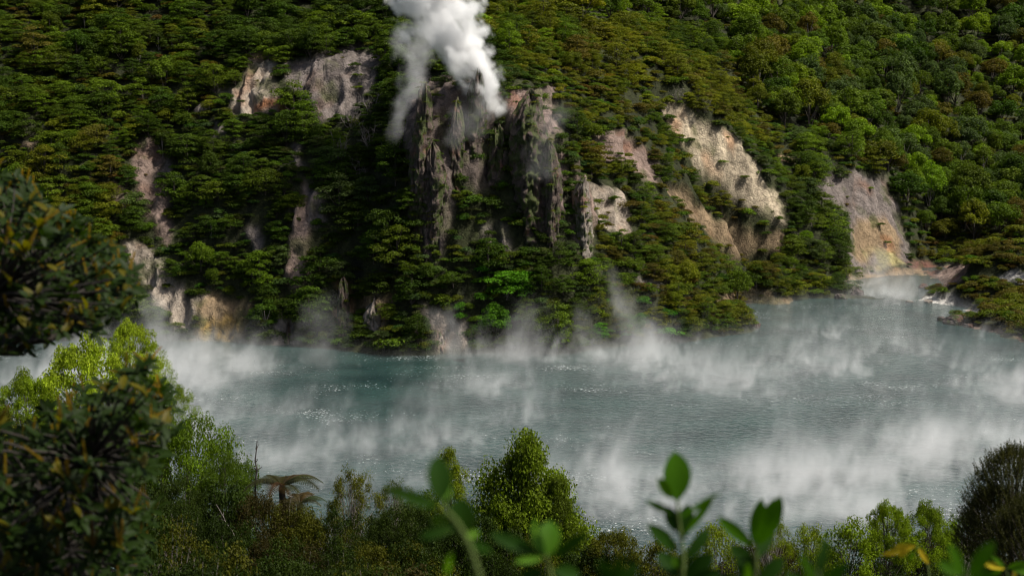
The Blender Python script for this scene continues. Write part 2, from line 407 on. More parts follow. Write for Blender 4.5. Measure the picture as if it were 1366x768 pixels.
# ------------------------------------------------------------------ the lake
def water():
    m = NT('hot_lake_water'); pos = m.n('NewGeometry').outputs['Position']
    sp = m.vmath('MULTIPLY', pos, (1, 1.0, 1))
    n1 = m.noise(sp, 1.3, 3, .6, .3); n2 = m.noise(sp, 4.5, 3, .6); n3 = m.noise(sp, .16, 3, .5)
    h = m.math('ADD', m.math('MULTIPLY', n1, .34), m.math('MULTIPLY', n2, .08))
    b = m.n('Bump', i={'Height': h, 'Strength': 1.0, 'Distance': 1.0}).outputs[0]
    milky = m.mix(m.maprange(n3, .35, .65), (.011, .029, .028, 1), (.025, .056, .051, 1))
    # glints painted into the water colour: white specks gathered in drifts
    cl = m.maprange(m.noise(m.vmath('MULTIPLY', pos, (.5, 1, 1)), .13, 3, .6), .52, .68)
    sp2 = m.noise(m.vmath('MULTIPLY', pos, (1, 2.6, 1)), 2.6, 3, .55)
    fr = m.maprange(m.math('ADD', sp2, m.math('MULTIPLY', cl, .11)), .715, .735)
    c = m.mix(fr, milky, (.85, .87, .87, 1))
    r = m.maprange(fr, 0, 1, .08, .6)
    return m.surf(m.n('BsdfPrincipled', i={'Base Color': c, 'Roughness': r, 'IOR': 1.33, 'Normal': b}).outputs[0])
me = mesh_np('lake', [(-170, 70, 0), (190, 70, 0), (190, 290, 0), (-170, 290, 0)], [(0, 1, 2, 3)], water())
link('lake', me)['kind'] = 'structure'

# ------------------------------------------------------------------ rocks that stand out of the slope
def rock_mat(name, a, b, moss=.3):
    m = NT(name); g = m.n('NewGeometry'); pos = g.outputs['Position']
    n1 = m.noise(m.vmath('MULTIPLY', pos, (1, 1, .3)), 1.1, 6, .65); n2 = m.noise(pos, 4, 5, .65); n3 = m.noise(pos, .35, 4, .6)
    c = m.mix(m.maprange(n1, .35, .65), c4(a), c4(b))
    c = m.mix(m.maprange(n3, .56, .66, 0, .7), c, (.19, .085, .05, 1))
    c = m.mix(m.math('MULTIPLY', m.maprange(n2, .3, .7), .5), c, c4([x*.45 for x in a]))
    c = m.mix(m.math('MULTIPLY', m.maprange(m.noise(pos, .6, 4, .6), .58-.2*moss, .66-.2*moss), .85), c, (.05, .07, .015, 1))
    h = m.math('ADD', n1, m.math('MULTIPLY', n2, .5))
    b_ = m.n('Bump', i={'Height': h, 'Strength': 1, 'Distance': .5}).outputs[0]
    return m.surf(m.n('BsdfPrincipled', i={'Base Color': c, 'Roughness': .9, 'Specular IOR Level': .25, 'Normal': b_}).outputs[0])
M_SPIRE = rock_mat('weathered_rhyolite', (.06, .045, .038), (.18, .135, .112), .55)
M_DARKROCK = rock_mat('wet_rock', (.05, .042, .04), (.15, .12, .11), .3)
M_PALEROCK = rock_mat('pale_rock', (.20, .165, .14), (.36, .31, .26), .3)
def spire_mesh(name, h, rx, ry, mat, seed, lean=0.0, taper=.5, seg=72, rows=120):
    th = np.linspace(0, 2*np.pi, seg, endpoint=False); t = np.linspace(0, 1, rows)
    T, TH = np.meshgrid(t, th, indexing='ij')
    prof = (1-taper*T**1.3)*np.sqrt(np.clip(1-T**9, 0, 1)); cx, cy_ = np.cos(TH), np.sin(TH)
    z = T*h
    wx = .35*fbm(cx*2, cy_*2+seed, z/4, 3, 61)
    fl = fbm(cx*1.8+seed, cy_*1.8, z/7, 3, 7)*.24
    jt = np.abs(vnoise((cx+wx)*4.2+seed, (cy_+wx)*4.2, z/11, 17)); fl -= .13*np.clip(1-jt*5, 0, 1)          # open vertical joints
    lg = z/1.7 + 1.2*vnoise(cx*1.5, cy_*1.5+seed, 0, 19); fl += .10*(np.abs((lg % 1)-.5)*2-.5) + .04*np.sign(vnoise(cx*3+seed, cy_*3, np.floor(lg)*1.7, 23))
    fl += .11*fbm(cx*9+seed, cy_*9, z*1.3, 4, 27)
    r = np.clip(prof*(1+fl), .01, 3)
    X = r*rx*cx + lean*z + .5*rx*fbm(z/6, seed, 0, 2, 5)*T; Y = r*ry*cy_ + .25*T*ry; 
    V = np.stack([X, Y, z + T**3*1.3*fbm(cx*2.4, cy_*2.4+seed, 0, 4, 3)], -1).reshape(-1, 3)
    Q = [[i*seg+j, i*seg+(j+1) % seg, (i+1)*seg+(j+1) % seg, (i+1)*seg+j] for i in range(rows-1) for j in range(seg)]
    return mesh_np(name, V, Q, mat, True)
# u, foot row, top row, distance, width (px), label
SPIRES = [
 (560, 285, 118, 183.5, 30, 'dark rock spire with steam curling round its top, leftmost of the crags', M_SPIRE, .30, .02),
 (581, 330, 195, 180.5, 34, 'grey streaked rock pillar standing below the left wisp of steam', M_SPIRE, .15, .0),
 (607, 240, 140, 190, 24, 'narrow dark crag behind the white steam column', M_SPIRE, .3, .02),
 (636, 215, 96, 187.5, 30, 'moss topped pinnacle at the left edge of the white steam column', M_SPIRE, .3, .0),
 (662, 245, 168, 188, 34, 'rust stained crag right under the vent of the white steam column', M_SPIRE, .3, .0),
 (710, 300, 124, 182.5, 50, 'broad reddish rock tower right of the steam column', M_SPIRE, .2, .0),
 (738, 325, 190, 183.5, 26, 'lower grey rock buttress leaning on the broad reddish tower', M_SPIRE, .35, -.03),
 (778, 345, 240, 184, 26, 'pale fluted rock rib right of the crags above the round dark bush', M_PALEROCK, .3, .0),
 (592, 470, 420, 176.8, 44, 'grey rounded rock stump at the waterline behind rising steam', M_PALEROCK, .35, -.02),
 (498, 446, 402, 178.5, 34, 'tan rock block at the foot of the cliff left of the rock stump', M_PALEROCK, .2, .0),
 (458, 445, 376, 180, 18, 'narrow orange tinted rock rib at the foot of the cliff', M_SPIRE, .25, .0),
 (385, 462, 428, 182, 22, 'small grey rock buttress at the left waterline', M_SPIRE, .3, .0),
]
SPIRE_TOPS = []
for i, (u, v0, v1, y, wpx, lab, mt, tp, ln) in enumerate(SPIRES):
    rx = wpx/F*y/2*1.15; ry = max(rx*2.0, 3.0)
    p = hit(u, v0); y = p[1] + ry*.72; p = at(u, v0, y); q = at(u, v1, y); tall = q[2]-p[2]; h = tall+4
    p[2] -= 4
    o = link('rock_spire' if tall > 8 else 'rock_outcrop', spire_mesh('rock_spire', h, rx, ry, mt, i*3.7+1, ln, tp))
    o.location = p; tag(o, lab, 'rock', 'rock crags around the steam vents' if tall > 8 else 'rocks at the foot of the cliff')
    SPIRE_TOPS.append((q, rx*(1-tp), tall, ln, p.copy(), [v.co[:] for v in o.data.vertices]))
def boulder_mesh(name, mat, seed, n=3):
    import bmesh
    bm = bmesh.new(); bmesh.ops.create_icosphere(bm, subdivisions=n+1, radius=1)
    for v in bm.verts:
        c = v.co
        k = 1 + .35*float(fbm(c.x*1.2+seed, c.y*1.2, c.z*1.2, 3, 2)) - .12*abs(float(vnoise(c.x*4, c.y*4+seed, c.z*4)))
        v.co = c*k; v.co.z = max(v.co.z, -.5)
    me = bpy.data.meshes.new(name); bm.to_mesh(me); bm.free(); me.materials.append(mat)
    return me
BM = [boulder_mesh('boulder', M_DARKROCK, s*5.1) for s in range(3)]; BP = boulder_mesh('boulder', M_PALEROCK, 31)
BOULD = [  # u, v at the water, width px, height factor, label, pale
 (1139, 394, 26, .9, 'dark wet boulder at the tip of the wooded point by the inlet', 0),
 (1122, 398, 20, .6, 'smaller dark boulder just left of the one at the tip of the point', 0),
 (1002, 437, 26, .7, 'brown rock at the water end of the long ridge', 0),
 (978, 442, 24, .5, 'low brown rock beside the end of the long ridge', 0),
 (1274, 432, 30, .8, 'dark rock block on the right shore above the pale crust', 0),
 (1256, 428, 12, .8, 'small dark rock left of the block on the right shore', 0),
 (1232, 384, 16, .7, 'small dark rock at the left tip of the right headland', 0),
 (1292, 436, 16, .5, 'low dark rock right of the block on the right shore', 0),
 (470, 465, 22, .7, 'rust brown rock at the waterline below the cliff', 0),
 (446, 462, 12, .7, 'small brown rock left of the rust brown one at the waterline', 0),
 (1238, 403, 14, .4, 'flat white crusted rock at the edge of the right headland', 1),
 (1213, 403, 12, .25, 'flat white crusted rock lying farthest out in the water', 1),
 (1012, 398, 12, .4, 'small pale rock on the beach in the bay left of the inlet', 1),
 (992, 392, 9, .5, 'tiny pale rock at the back of the bay left of the inlet', 1),
]
for i, (u, v, wpx, hf, lab, pale) in enumerate(BOULD):
    p = on_water(u, v); s = wpx/F*p[1]/2
    o = link('boulder', BP if pale else BM[i % 3]); p[2] = .1
    o.location = p; o.scale = (s, s*.9, s*hf); o.rotation_euler = (0, 0, i*1.3); tag(o, lab, 'boulder', 'boulders along the shore')

# ------------------------------------------------------------------ trees of the far hill
def layered_crown(seed, h=4.0, r=2.4, pads=26, n=125):
    """tiered, spreading bush of flat leafy pads"""
    acc = Acc(); C = []
    for i in range(pads):
        t = (i+.5)/pads; a = i*2.4 + rng.uniform(-.5, .5)
        rr = r*math.sqrt(max(.02, 1-((t-.38)/.70)**2))*rng.uniform(.3, 1.0) if i < pads-2 else rng.uniform(0, .3)
        c = np.array([rr*math.cos(a), rr*math.sin(a), h*(.14+.74*t)*(1-.10*rr/r) + rng.uniform(-.4, .4)])
        s = rng.uniform(.5, 1.25)*(1.0-.15*t)
        blob(acc, c, (s*1.2, s*1.05, s*.46), n, .225, up=.8, low=-.3, asp=.6, jit=.6, fill=.5); C.append(c)
    return acc.mesh('crown', M_HILL), C
def round_crown(seed, h=7.0, r=2.8, lobes=22, n=150):
    acc = Acc(); C = []
    for i in range(lobes):
        d = unit(rng.normal(size=3)); d[2] = abs(d[2])*1.1 - .35; d = unit(d)
        c = np.array([0, 0, h*.62]) + d*np.array([r*.72, r*.72, h*.30])*rng.uniform(.75, 1.1)
        s = rng.uniform(.7, 1.15)
        blob(acc, c, (s, s, s*.8), n, .30, up=.35, low=-.5, asp=.6, jit=.55, fill=.45); C.append(c)
    return acc.mesh('crown', M_HILL), C
def cushion(seed, h=1.5, r=1.4, lobes=9, n=62):
    acc = Acc(); C = []
    for i in range(lobes):
        a = rng.uniform(0, 6.28); q = r*math.sqrt(rng.uniform(0, 1))*.75
        c = np.array([q*math.cos(a), q*math.sin(a), h*(.55-.3*(q/r)**2)]); s = rng.uniform(.4, .75)
        blob(acc, c, (s*1.1, s*1.1, s*.6), n, .25, up=.6, low=-.3, jit=.5, fill=.5); C.append(c)
    return acc.mesh('crown', M_HILL), C
def trunk_for(C, rad, mat=M_BARK, lean=.3, every=3, seg=5):
    acc = Acc(); C = np.array(C); top = C[np.argsort(C[:, 2])[-3:]].mean(0)*np.array([.5, .5, .88])
    main = wander((0, 0, -.8), top, 6, .06); tube(acc, main, np.linspace(rad, rad*.35, 6), seg)
    for c in C[::every]:
        k = int(np.clip((c[2]/max(top[2], .1))*4-1, 1, 4)); tube(acc, wander(main[k], c, 4, .05), np.linspace(rad*.45, rad*.12, 4), 4)
    return acc.mesh('trunk', mat, True)
PROTO = {}
PROTO['layered'] = [(lambda m: (m[0], trunk_for(m[1], .11)))(layered_crown(s, h, r, p)) for s, (h, r, p) in enumerate([(3.6, 2.2, 24), (4.2, 2.5, 28), (3.2, 2.6, 24), (4.8, 2.3, 28), (3.9, 2.0, 22), (3.0, 2.0, 20)])]
PROTO['round'] = [(lambda m: (m[0], trunk_for(m[1], .16, M_PALEBARK if s == 3 else M_BARK)))(round_crown(s, h, r, p)) for s, (h, r, p) in enumerate([(6.5, 2.6, 20), (7.5, 2.8, 24), (6, 3.0, 22), (8.0, 2.5, 22), (5.5, 2.4, 18)])]
PROTO['cushion'] = [(lambda m: (m[0], trunk_for(m[1], .05, every=4)))(cushion(s, h, r)) for s, (h, r) in enumerate([(1.5, 1.4), (1.8, 1.3), (1.2, 1.6), (2.0, 1.5)])]
PH = {'layered': [3.6, 4.2, 3.2, 4.8, 3.9, 3.0], 'round': [6.5, 7.5, 6, 8, 5.5], 'cushion': [1.5, 1.8, 1.2, 2.0]}
PR = {'layered': 2.3, 'round': 2.9, 'cushion': 1.4}

VEG = .80
DKG = (.046, .082, .004); MIDG = (.085, .132, .005); OLIVE = (.122, .138, .005); BROWNG = (.105, .090, .010); FRESH = (.145, .225, .006); LIME = (.13, .20, .02); BLUEG = (.070, .108, .024); YELG = (.175, .185, .006); BRIGHT = (.07, .19, .006)
ZONES = [  # outline in the photo, palette (colour, weight)
 ([(640, 360), (720, 370), (720, 430), (600, 450), (590, 400)], [(BRIGHT, 5), (MIDG, 2)]),
 ([(790, 400), (900, 400), (900, 465), (790, 465)], [(YELG, 2), (BRIGHT, 2), (OLIVE, 1)]),
 ([(770, 20), (900, 60), (1020, 110), (1030, 190), (960, 165), (880, 140), (800, 170), (740, 140)], [(OLIVE, 5), (YELG, 2), (BROWNG, 2), (MIDG, 1)]),
 ([(780, 170), (900, 180), (1040, 300), (1130, 390), (1000, 440), (800, 440)], [(MIDG, 3), (OLIVE, 3), (DKG, 1), (BROWNG, 1)]),
 ([(1220, 300), (1500, 290), (1500, 480), (1220, 480)], [(OLIVE, 3), (MIDG, 1), (BROWNG, 3)]),
 ([(940, -300), (1700, -300), (1700, 60), (940, 60)], [(FRESH, 3), (MIDG, 3), (BLUEG, 2), (DKG, 2), (BROWNG, 1)]),
 ([(940, 60), (1700, 60), (1700, 230), (1050, 240), (960, 120)], [(FRESH, 3), (MIDG, 5), (BLUEG, 3), (OLIVE, 3), (BROWNG, 2), (DKG, 2)]),
 ([(1050, 200), (1700, 200), (1700, 330), (1050, 340)], [(DKG, 5), (MIDG, 4), (BLUEG, 1), (FRESH, 1)]),
 ([(620, -300), (900, -300), (900, 30), (760, 120), (640, 60)], [(MIDG, 4), (OLIVE, 3), (FRESH, 1)]),
 ([(-400, -300), (300, -300), (300, 120), (180, 230), (-400, 260)], [(MIDG, 5), (OLIVE, 1), (DKG, 2), (BROWNG, .3)]),
 ([(-400, 200), (170, 200), (160, 330), (-400, 460)], [(MIDG, 3), (OLIVE, 2), (BROWNG, .5)]),
]
DEFPAL = [(DKG, 5), (MIDG, 3), (BLUEG, .5)]
CNAME = {DKG: 'dark green', MIDG: 'mid green', OLIVE: 'olive green', BROWNG: 'brownish', FRESH: 'fresh green', LIME: 'lime green', BLUEG: 'grey green', YELG: 'yellow green', BRIGHT: 'vivid green'}
def zone_pal(u, v):
    q = np.array([float(u)]), np.array([float(v)])
    for poly, pal in ZONES:
        if inpoly(q[0], q[1], poly)[0]: return pal
    return DEFPAL
RM = rock_at(*np.meshgrid(np.arange(-400, 1800, 2.), np.arange(-300, 560, 2.)), warp=False) > 0
def rk_px(u, v):
    i = int((v+300)/2); j = int((u+400)/2)
    return 0 <= i < RM.shape[0] and 0 <= j < RM.shape[1] and RM[i, j]
CRAG = [(538, 100), (760, 90), (770, 330), (700, 360), (560, 350)]      # thin growth between the crags
plants = []     # x, y, z, kind, variant, scale, rotation, tint name
cell = {}
def free(x, y, d):
    i, j = int(x//3), int(y//3)
    for a in (-2, -1, 0, 1, 2):
        for b in (-2, -1, 0, 1, 2):
            for (p, q, e) in cell.get((i+a, j+b), ()):
                if (p-x)**2+(q-y)**2 < ((d+e)/2)**2: return False
    cell.setdefault((i, j), []).append((x, y, d)); return True
N_TRY = 20000
ra = rng.uniform(-.50, .52, N_TRY); rr_ = 172 + (420-172)*rng.uniform(0, 1, N_TRY)**1.25
rz = hill_z(ra*rr_, rr_); ru, rv = proj(np.stack([ra*rr_, rr_, rz], -1))
clus = fbm(ra*rr_/14, rr_/14, 0, 3, 123)
for k_ in range(N_TRY):
    x, y, z, u, v = ra[k_]*rr_[k_], rr_[k_], rz[k_], ru[k_], rv[k_]
    if z < .35: continue
    rightwood = (u > 985 and v < 335 and y > 262) or (u > 640 and v < 40 and y > 235)
    head = (u > 1225 and y < 250)
    kind = 'round' if (rightwood and rng.uniform() < .92) else 'layered'
    if kind == 'layered' and not head:
        r_ = rng.uniform()
        if 790 < u < 1060 and 40 < v < 340: kind = 'cushion' if r_ < .5 else 'layered'
        elif r_ < .12: kind = 'round'
        elif r_ < .30: kind = 'cushion'
    if head and rng.uniform() < .25: continue
    if head: kind = 'cushion' if rng.uniform() < .85 else 'layered'
    if z < .7 and kind != 'cushion': kind = 'cushion'
    if inpoly(np.array([u]), np.array([v]), CRAG)[0]:
        if rng.uniform() < .2: continue
        kind = 'cushion'; crag = True
    else: crag = False
    sc = (rng.uniform(.6, 1.45) if kind != 'round' else rng.uniform(.75, 1.6))*(1 if kind != 'layered' else .9+.25*clus[k_])
    if kind == 'round' and not rightwood: sc *= .55
    if kind == 'layered' and head: sc *= .55
    if u > 700 and u < 1060 and kind == 'layered' and v > 100: sc *= .78
    var = int(rng.integers(len(PROTO[kind])))
    def blocked(kind, sc, var):
        hp = PH[kind][var]*sc*F/y; wp = PR[kind]*sc*F/y*.55
        return any(rk_px(u+a*wp, v-b*hp) for a, b in (((0, 0), (0, .45), (0, .9), (-1, .5), (1, .5)) if u > 860 or (u < 345 and v > 300) else ((0, .1), (0, .6), (-.5, .5), (.5, .5))))
    if crag: sc, var = rng.uniform(.45, 1.2), int(rng.integers(4))
    elif blocked(kind, sc, var):
        kind, sc, var = 'cushion', rng.uniform(.45, .8), int(rng.integers(4))
        if blocked(kind, sc, var) and rng.uniform() < .92: continue
    if kind == 'round': z -= (.30 if not rightwood else .12)*PH[kind][var]*sc
    sp = {'layered': 1.65, 'round': 2.75, 'cushion': 1.2}[kind]*sc
    if not free(x, y, sp): continue
    if crag and rk_px(u, v) and rng.uniform() < .45: continue
    pal = zone_pal(u, v-10); ws = np.array([q[1] for q in pal], float)
    col = pal[int(rng.choice(len(pal), p=ws/ws.sum()))][0]
    plants.append([x, y, z, kind, var, sc, rng.uniform(0, 6.28), col, u, v])
TOPS = []
for q, rt, tall, ln, base, vs_ in SPIRE_TOPS:
    if tall < 3: continue
    vs_ = np.array(vs_); fr = vs_[(vs_[:, 1] < -.2*np.abs(vs_[:, 1]).max()) & (vs_[:, 2] > 4.5)]; tp_ = vs_[vs_[:, 2] > vs_[:, 2].max()-1.0]
    for j in range(int(6+tall*1.0)):
        w_ = tp_[rng.integers(len(tp_))] if j < 4 else fr[rng.integers(len(fr))]
        p = base + w_*np.array([.9, .9, 1]) + np.array([0, .1, -.35]); u, v = proj(p)
        plants.append([p[0], p[1], p[2], 'cushion', int(rng.integers(4)), rng.uniform(.25, .5), rng.uniform(0, 6.28), (OLIVE, YELG, MIDG, DKG, MIDG)[j % 5], float(u), float(v)])
# which plants show, and how large: a coarse front-to-back fill of the view
def visible_areas(pl):
    S = 2; W_, H_ = 700, 240; buf = np.zeros((H_, W_), bool); yy, xx = np.mgrid[0:H_, 0:W_]
    buf[(xx*S < 190) & (yy*S > 255)] = True
    out = np.zeros(len(pl))
    for i in np.argsort([p[1] for p in pl]):
        x, y, z, kind, var, sc, ro, col, u, v = pl[i]
        hp = PH[kind][var]*sc*F/y; rp = PR[kind]*sc*F/y
        cu, cv = u/S, (v-hp*.55)/S; a, b = rp/S, hp*.5/S
        x0, x1, y0, y1 = int(max(cu-a, 0)), int(min(cu+a+2, W_)), int(max(cv-b, 0)), int(min(cv+b+2, H_))
        if x0 >= x1 or y0 >= y1: continue
        sub = ((xx[y0:y1, x0:x1]-cu)/a)**2 + ((yy[y0:y1, x0:x1]-cv)/b)**2 < 1
        new = sub & ~buf[y0:y1, x0:x1]; out[i] = new.sum(); buf[y0:y1, x0:x1] |= sub
    return out
area = visible_areas(plants)
LANDM = [(325, 112, 'cream rock patch'), (450, 112, 'grey rock face'), (200, 235, 'reddish rock streak'), (218, 385, 'pale lakeside scree'),
 (404, 325, 'narrow pinkish streak'), (290, 430, 'tan earth bank'), (570, 240, 'leftmost rock crags'), (715, 210, 'broad rock tower'), (620, 50, 'white steam column'),
 (820, 275, 'pale fractured rock'), (842, 205, 'pink rock strip'), (960, 215, 'long cream landslip'), (970, 305, 'tan lower scar'), (1152, 270, 'inlet cliff'),
 (1130, 395, 'boulders on the point'), (1310, 380, 'right headland crust'), (592, 440, 'waterline rock stump'), (660, 440, 'central shore steam'), (498, 422, 'tan rock block'),
 (1215, 358, 'red inlet earth'), (1340, 60, 'top right corner'), (60, 60, 'top left corner'), (60, 200, 'left frame edge'), (300, 300, 'cliff dark hollow'), (985, 400, 'small pale beach'), (870, 378, 'small ridge rock'), (1036, 20, 'bright top tree'), (1255, 170, 'tall valley trees'),
 (880, 60, 'olive ridge crest'), (1140, 100, 'pale valley treetops'), (1300, 260, 'dark valley woods'), (1060, 200, 'tan slope spot'), (760, 20, 'top centre'), (450, 20, 'top left centre')]
KW = {'layered': ('tiered tree', 'spreading_tree', 'tree'), 'round': ('round tree', 'round_tree', 'tree'), 'cushion': ('low shrub', 'low_shrub', 'shrub')}
def where(u, v):
    d = [math.hypot(u-a, (v-b)*1.3) for a, b, _ in LANDM]; i = int(np.argmin(d)); a, b, ph = LANDM[i]
    du, dv = u-a, v-b
    if d[i] < 13: return 'at', ph
    if abs(du) > abs(dv)*1.2: rel = 'right of' if du > 0 else 'left of'
    else: rel = 'below' if dv > 0 else 'above'
    if d[i] < 32: rel = 'just ' + rel
    return rel, ph
single, rest = [], []
for kind, cap in (('layered', 300), ('round', 230), ('cushion', 290)):
    ids = [i for i in range(len(plants)) if plants[i][3] == kind]; ids.sort(key=lambda i: -area[i])
    take = [i for i in ids[:cap] if area[i] > 8]; tk = set(take); single += take; rest += [i for i in ids if i not in tk]
info = {}; bylab = {}
for i in single:
    x, y, z, kind, var, sc, ro, col, u, v = plants[i]
    vc = v - PH[kind][var]*sc*F/y*.5; rel, ph = where(u, vc)
    big = PR[kind]*sc*F/y
    size = 'big ' if big > {'layered': 27, 'round': 23, 'cushion': 12}[kind] else 'small ' if big < {'layered': 18, 'round': 14, 'cushion': 8}[kind] else ''
    key = (size, CNAME[col], KW[kind][0], rel, ph)
    info[i] = [f'{size}{CNAME[col]} {KW[kind][0]} {rel} the {ph}', f'{KW[kind][0]}s near the {ph}', u, vc]; bylab.setdefault(key, []).append(i)
NUM = ['', '', 'two', 'three', 'four', 'five', 'six', 'seven', 'eight', 'nine']; ORD = ['left', 'second', 'third', 'fourth', 'fifth', 'sixth', 'seventh', 'eighth', 'ninth']
for (size, cn, kw, rel, ph), ids in bylab.items():
    n = len(ids)
    if n == 1 or n > 9: continue
    horiz = np.ptp([info[i][2] for i in ids]) > np.ptp([info[i][3] for i in ids])
    ids.sort(key=lambda i: info[i][2 if horiz else 3])
    first, last, frm = ('leftmost', 'rightmost', 'from left') if horiz else ('uppermost', 'lowest', 'from top')
    for k_, i in enumerate(ids):
        pre = first if k_ == 0 else last if k_ == n-1 else (f'middle' if n == 3 else f'{ORD[k_]} {frm}')
        info[i][0] = f'{pre} of {NUM[n]} {size}{cn} {kw}s {rel} the {ph}'
trunk_ok = {'layered': True, 'round': True, 'cushion': False}
proto_obj = {}
for i in single:
    x, y, z, kind, var, sc, ro, col, u, v = plants[i]
    cm, tm = PROTO[kind][var]; j = rng.uniform(.8, 1.2); tint = [c*j*f*VEG for c, f in zip(col, rng.uniform(.92, 1.08, 3))]
    if trunk_ok[kind]:
        t = empty(KW[kind][1], (x, y, z-.15), ro); c = link('crown', cm, t); k2 = link('trunk', tm, t)
    else: t = link(KW[kind][1], cm); t.location = (x, y, z-.1); t.rotation_euler = (0, 0, ro); c = t
    t.scale = (sc*rng.uniform(.85, 1.25), sc*rng.uniform(.85, 1.2), sc*rng.uniform(.75, 1.2)); c['tint'] = tint
    proto_obj.setdefault((kind, var), c)
    tag(t, info[i][0], KW[kind][2], info[i][1])
def scatter(name, pts, label, cat, prot, mat):
    """pts rows: x,y,z, proto key, scale, rotation, tint -> one object that grows them all"""
    keys = sorted(prot.keys(), key=str)
    me = bpy.data.meshes.new(name); me.vertices.add(len(pts)); me.vertices.foreach_set('co', np.array([p[0] for p in pts], np.float32).ravel())
    def at_(n, t, v, f):
        a = me.attributes.new(n, t, 'POINT'); a.data.foreach_set(f, np.array(v).ravel())
    at_('proto', 'INT', np.array([keys.index(p[1]) for p in pts], np.int32), 'value')
    at_('scl', 'FLOAT', np.array([p[2] for p in pts], np.float32), 'value')
    at_('rot', 'FLOAT_VECTOR', np.array([p[3] for p in pts], np.float32), 'vector')
    at_('tint', 'FLOAT_COLOR', np.array([list(p[4])+[1] for p in pts], np.float32), 'color')
    o = link(name, me)
    g = bpy.data.node_groups.new(name, 'GeometryNodeTree'); g.is_modifier = True
    g.interface.new_socket('Geometry', in_out='INPUT', socket_type='NodeSocketGeometry'); g.interface.new_socket('Geometry', in_out='OUTPUT', socket_type='NodeSocketGeometry')
    gi = g.nodes.new('NodeGroupInput'); go = g.nodes.new('NodeGroupOutput'); jn = g.nodes.new('GeometryNodeJoinGeometry')
    def attr(n, t):
        nd = g.nodes.new('GeometryNodeInputNamedAttribute'); nd.data_type = t; nd.inputs[0].default_value = n; return nd.outputs[0]
    pa, sa, ra_ = attr('proto', 'INT'), attr('scl', 'FLOAT'), attr('rot', 'FLOAT_VECTOR')
    for i, k in enumerate(keys):
        oi = g.nodes.new('GeometryNodeObjectInfo'); oi.transform_space = 'ORIGINAL'; oi.inputs['Object'].default_value = prot[k]; oi.inputs['As Instance'].default_value = True
        cp = g.nodes.new('FunctionNodeCompare'); cp.data_type = 'INT'; cp.operation = 'EQUAL'; g.links.new(pa, cp.inputs[2]); cp.inputs[3].default_value = i
        ip = g.nodes.new('GeometryNodeInstanceOnPoints')
        g.links.new(gi.outputs[0], ip.inputs['Points']); g.links.new(cp.outputs[0], ip.inputs['Selection']); g.links.new(oi.outputs['Geometry'], ip.inputs['Instance'])
        g.links.new(ra_, ip.inputs['Rotation']); g.links.new(sa, ip.inputs['Scale']); g.links.new(ip.outputs[0], jn.inputs[0])
    g.links.new(jn.outputs[0], go.inputs[0])
    md = o.modifiers.new('grow', 'NODES'); md.node_group = g
    return tag(o, label, cat, kind='stuff')
pts = []
for i in rest:
    x, y, z, kind, var, sc, ro, col, u, v = plants[i]
    j = rng.uniform(.8, 1.2); pts.append(((x, y, z-.1), (kind, var), sc, (0, 0, ro), [c*j*VEG for c in col]))
scatter('hillside_bush', pts, 'dense mass of smaller bushes filling the hillside between the trees', 'bush', proto_obj, M_HILL)
# ground cover: small tufts between and on the rocks
NT_ = 30000
ta = rng.uniform(-.5, .52, NT_); tr = 172+(400-172)*rng.uniform(0, 1, NT_)**1.4; tz = hill_z(ta*tr, tr)
tu, tv = proj(np.stack([ta*tr, tr, tz], -1)); inr = rock_at(tu, tv) > 0
gp = []
for k_ in range(NT_):
    if tz[k_] < .25 or (inr[k_] and rng.uniform() < .93): continue
    pal = zone_pal(tu[k_], tv[k_]); col = pal[int(rng.integers(len(pal)))][0]
    if inr[k_]: col = (OLIVE, MIDG, BROWNG)[int(rng.integers(3))]
    gp.append(((ta[k_]*tr[k_], tr[k_], tz[k_]-(.5 if inr[k_] else .1)), ('cushion', int(rng.integers(4))), (rng.uniform(.4, .95) if not inr[k_] else rng.uniform(.2, .4)), (0, 0, rng.uniform(0, 6.28)), [c*VEG*rng.uniform(.7, 1.1) for c in col]))
scatter('undergrowth', gp, 'low ferns and scrub covering the ground of the far slope', 'undergrowth', {k: v for k, v in proto_obj.items() if k[0] == 'cushion'}, M_HILL)
print('things', len(single), 'rest', len(rest))

# ------------------------------------------------------------------ the near bank: bushes between the camera and the lake
def near_crown(clumps, leaf, n, rad, asp=.6, up=.3, low=-.6, jit=.7, fill=.6, flat=.8, mat=None, seedspread=.25):
    acc = Acc()
    for c in clumps:
        s = rad*rng.uniform(.65, 1.25); blob(acc, c, (s, s, s*flat), int(n*rng.uniform(.7, 1.3)), leaf, up=up, low=low, asp=asp, jit=jit, fill=fill)
    return acc.mesh('crown', mat or M_NEAR)
def dome_clumps(h, r, n, shape='dome', r0=.25):
    """clump centres through an uneven crown: on its outside mostly, some inside"""
    C = []
    for i in range(n):
        a = rng.uniform(0, 6.28); t = rng.uniform(0, 1)**.8
        env = {'dome': math.sqrt(max(0, 1-t**2.2)), 'cone': (1-t)**.75*1.05+.05, 'flame': (1-t)**.55, 'column': .9*(1-t**4)}[shape]
        lump = 1+.22*math.sin(3*a+h)+.15*math.sin(7*a+5*t)
        rr = r*env*lump*rng.uniform(.45, 1.0)**.6
        C.append(np.array([rr*math.cos(a), rr*math.sin(a), h*(r0+(1-r0)*t)*rng.uniform(.90, 1.03)]))
    return C
NP = {}
def peaks(h, r, n):
    """several uneven peaks on one broad crown"""
    C = []
    for (px, py, hh, rr, w_) in ((.0, 0, 1.0, .30, .08), (.02, 0, .93, .60, .30), (-.42, .1, .80, .48, .18), (.42, -.1, .80, .50, .18), (.12, -.4, .76, .6, .14), (.70, .1, .60, .36, .10), (-.72, -.1, .56, .34, .08), (0, -.2, .70, 1.0, .40)):
        C += [np.array([px*r + c[0], py*r + c[1], c[2]]) for c in dome_clumps(h*hh, r*rr, int(n*w_), 'dome', .2)]
    return C
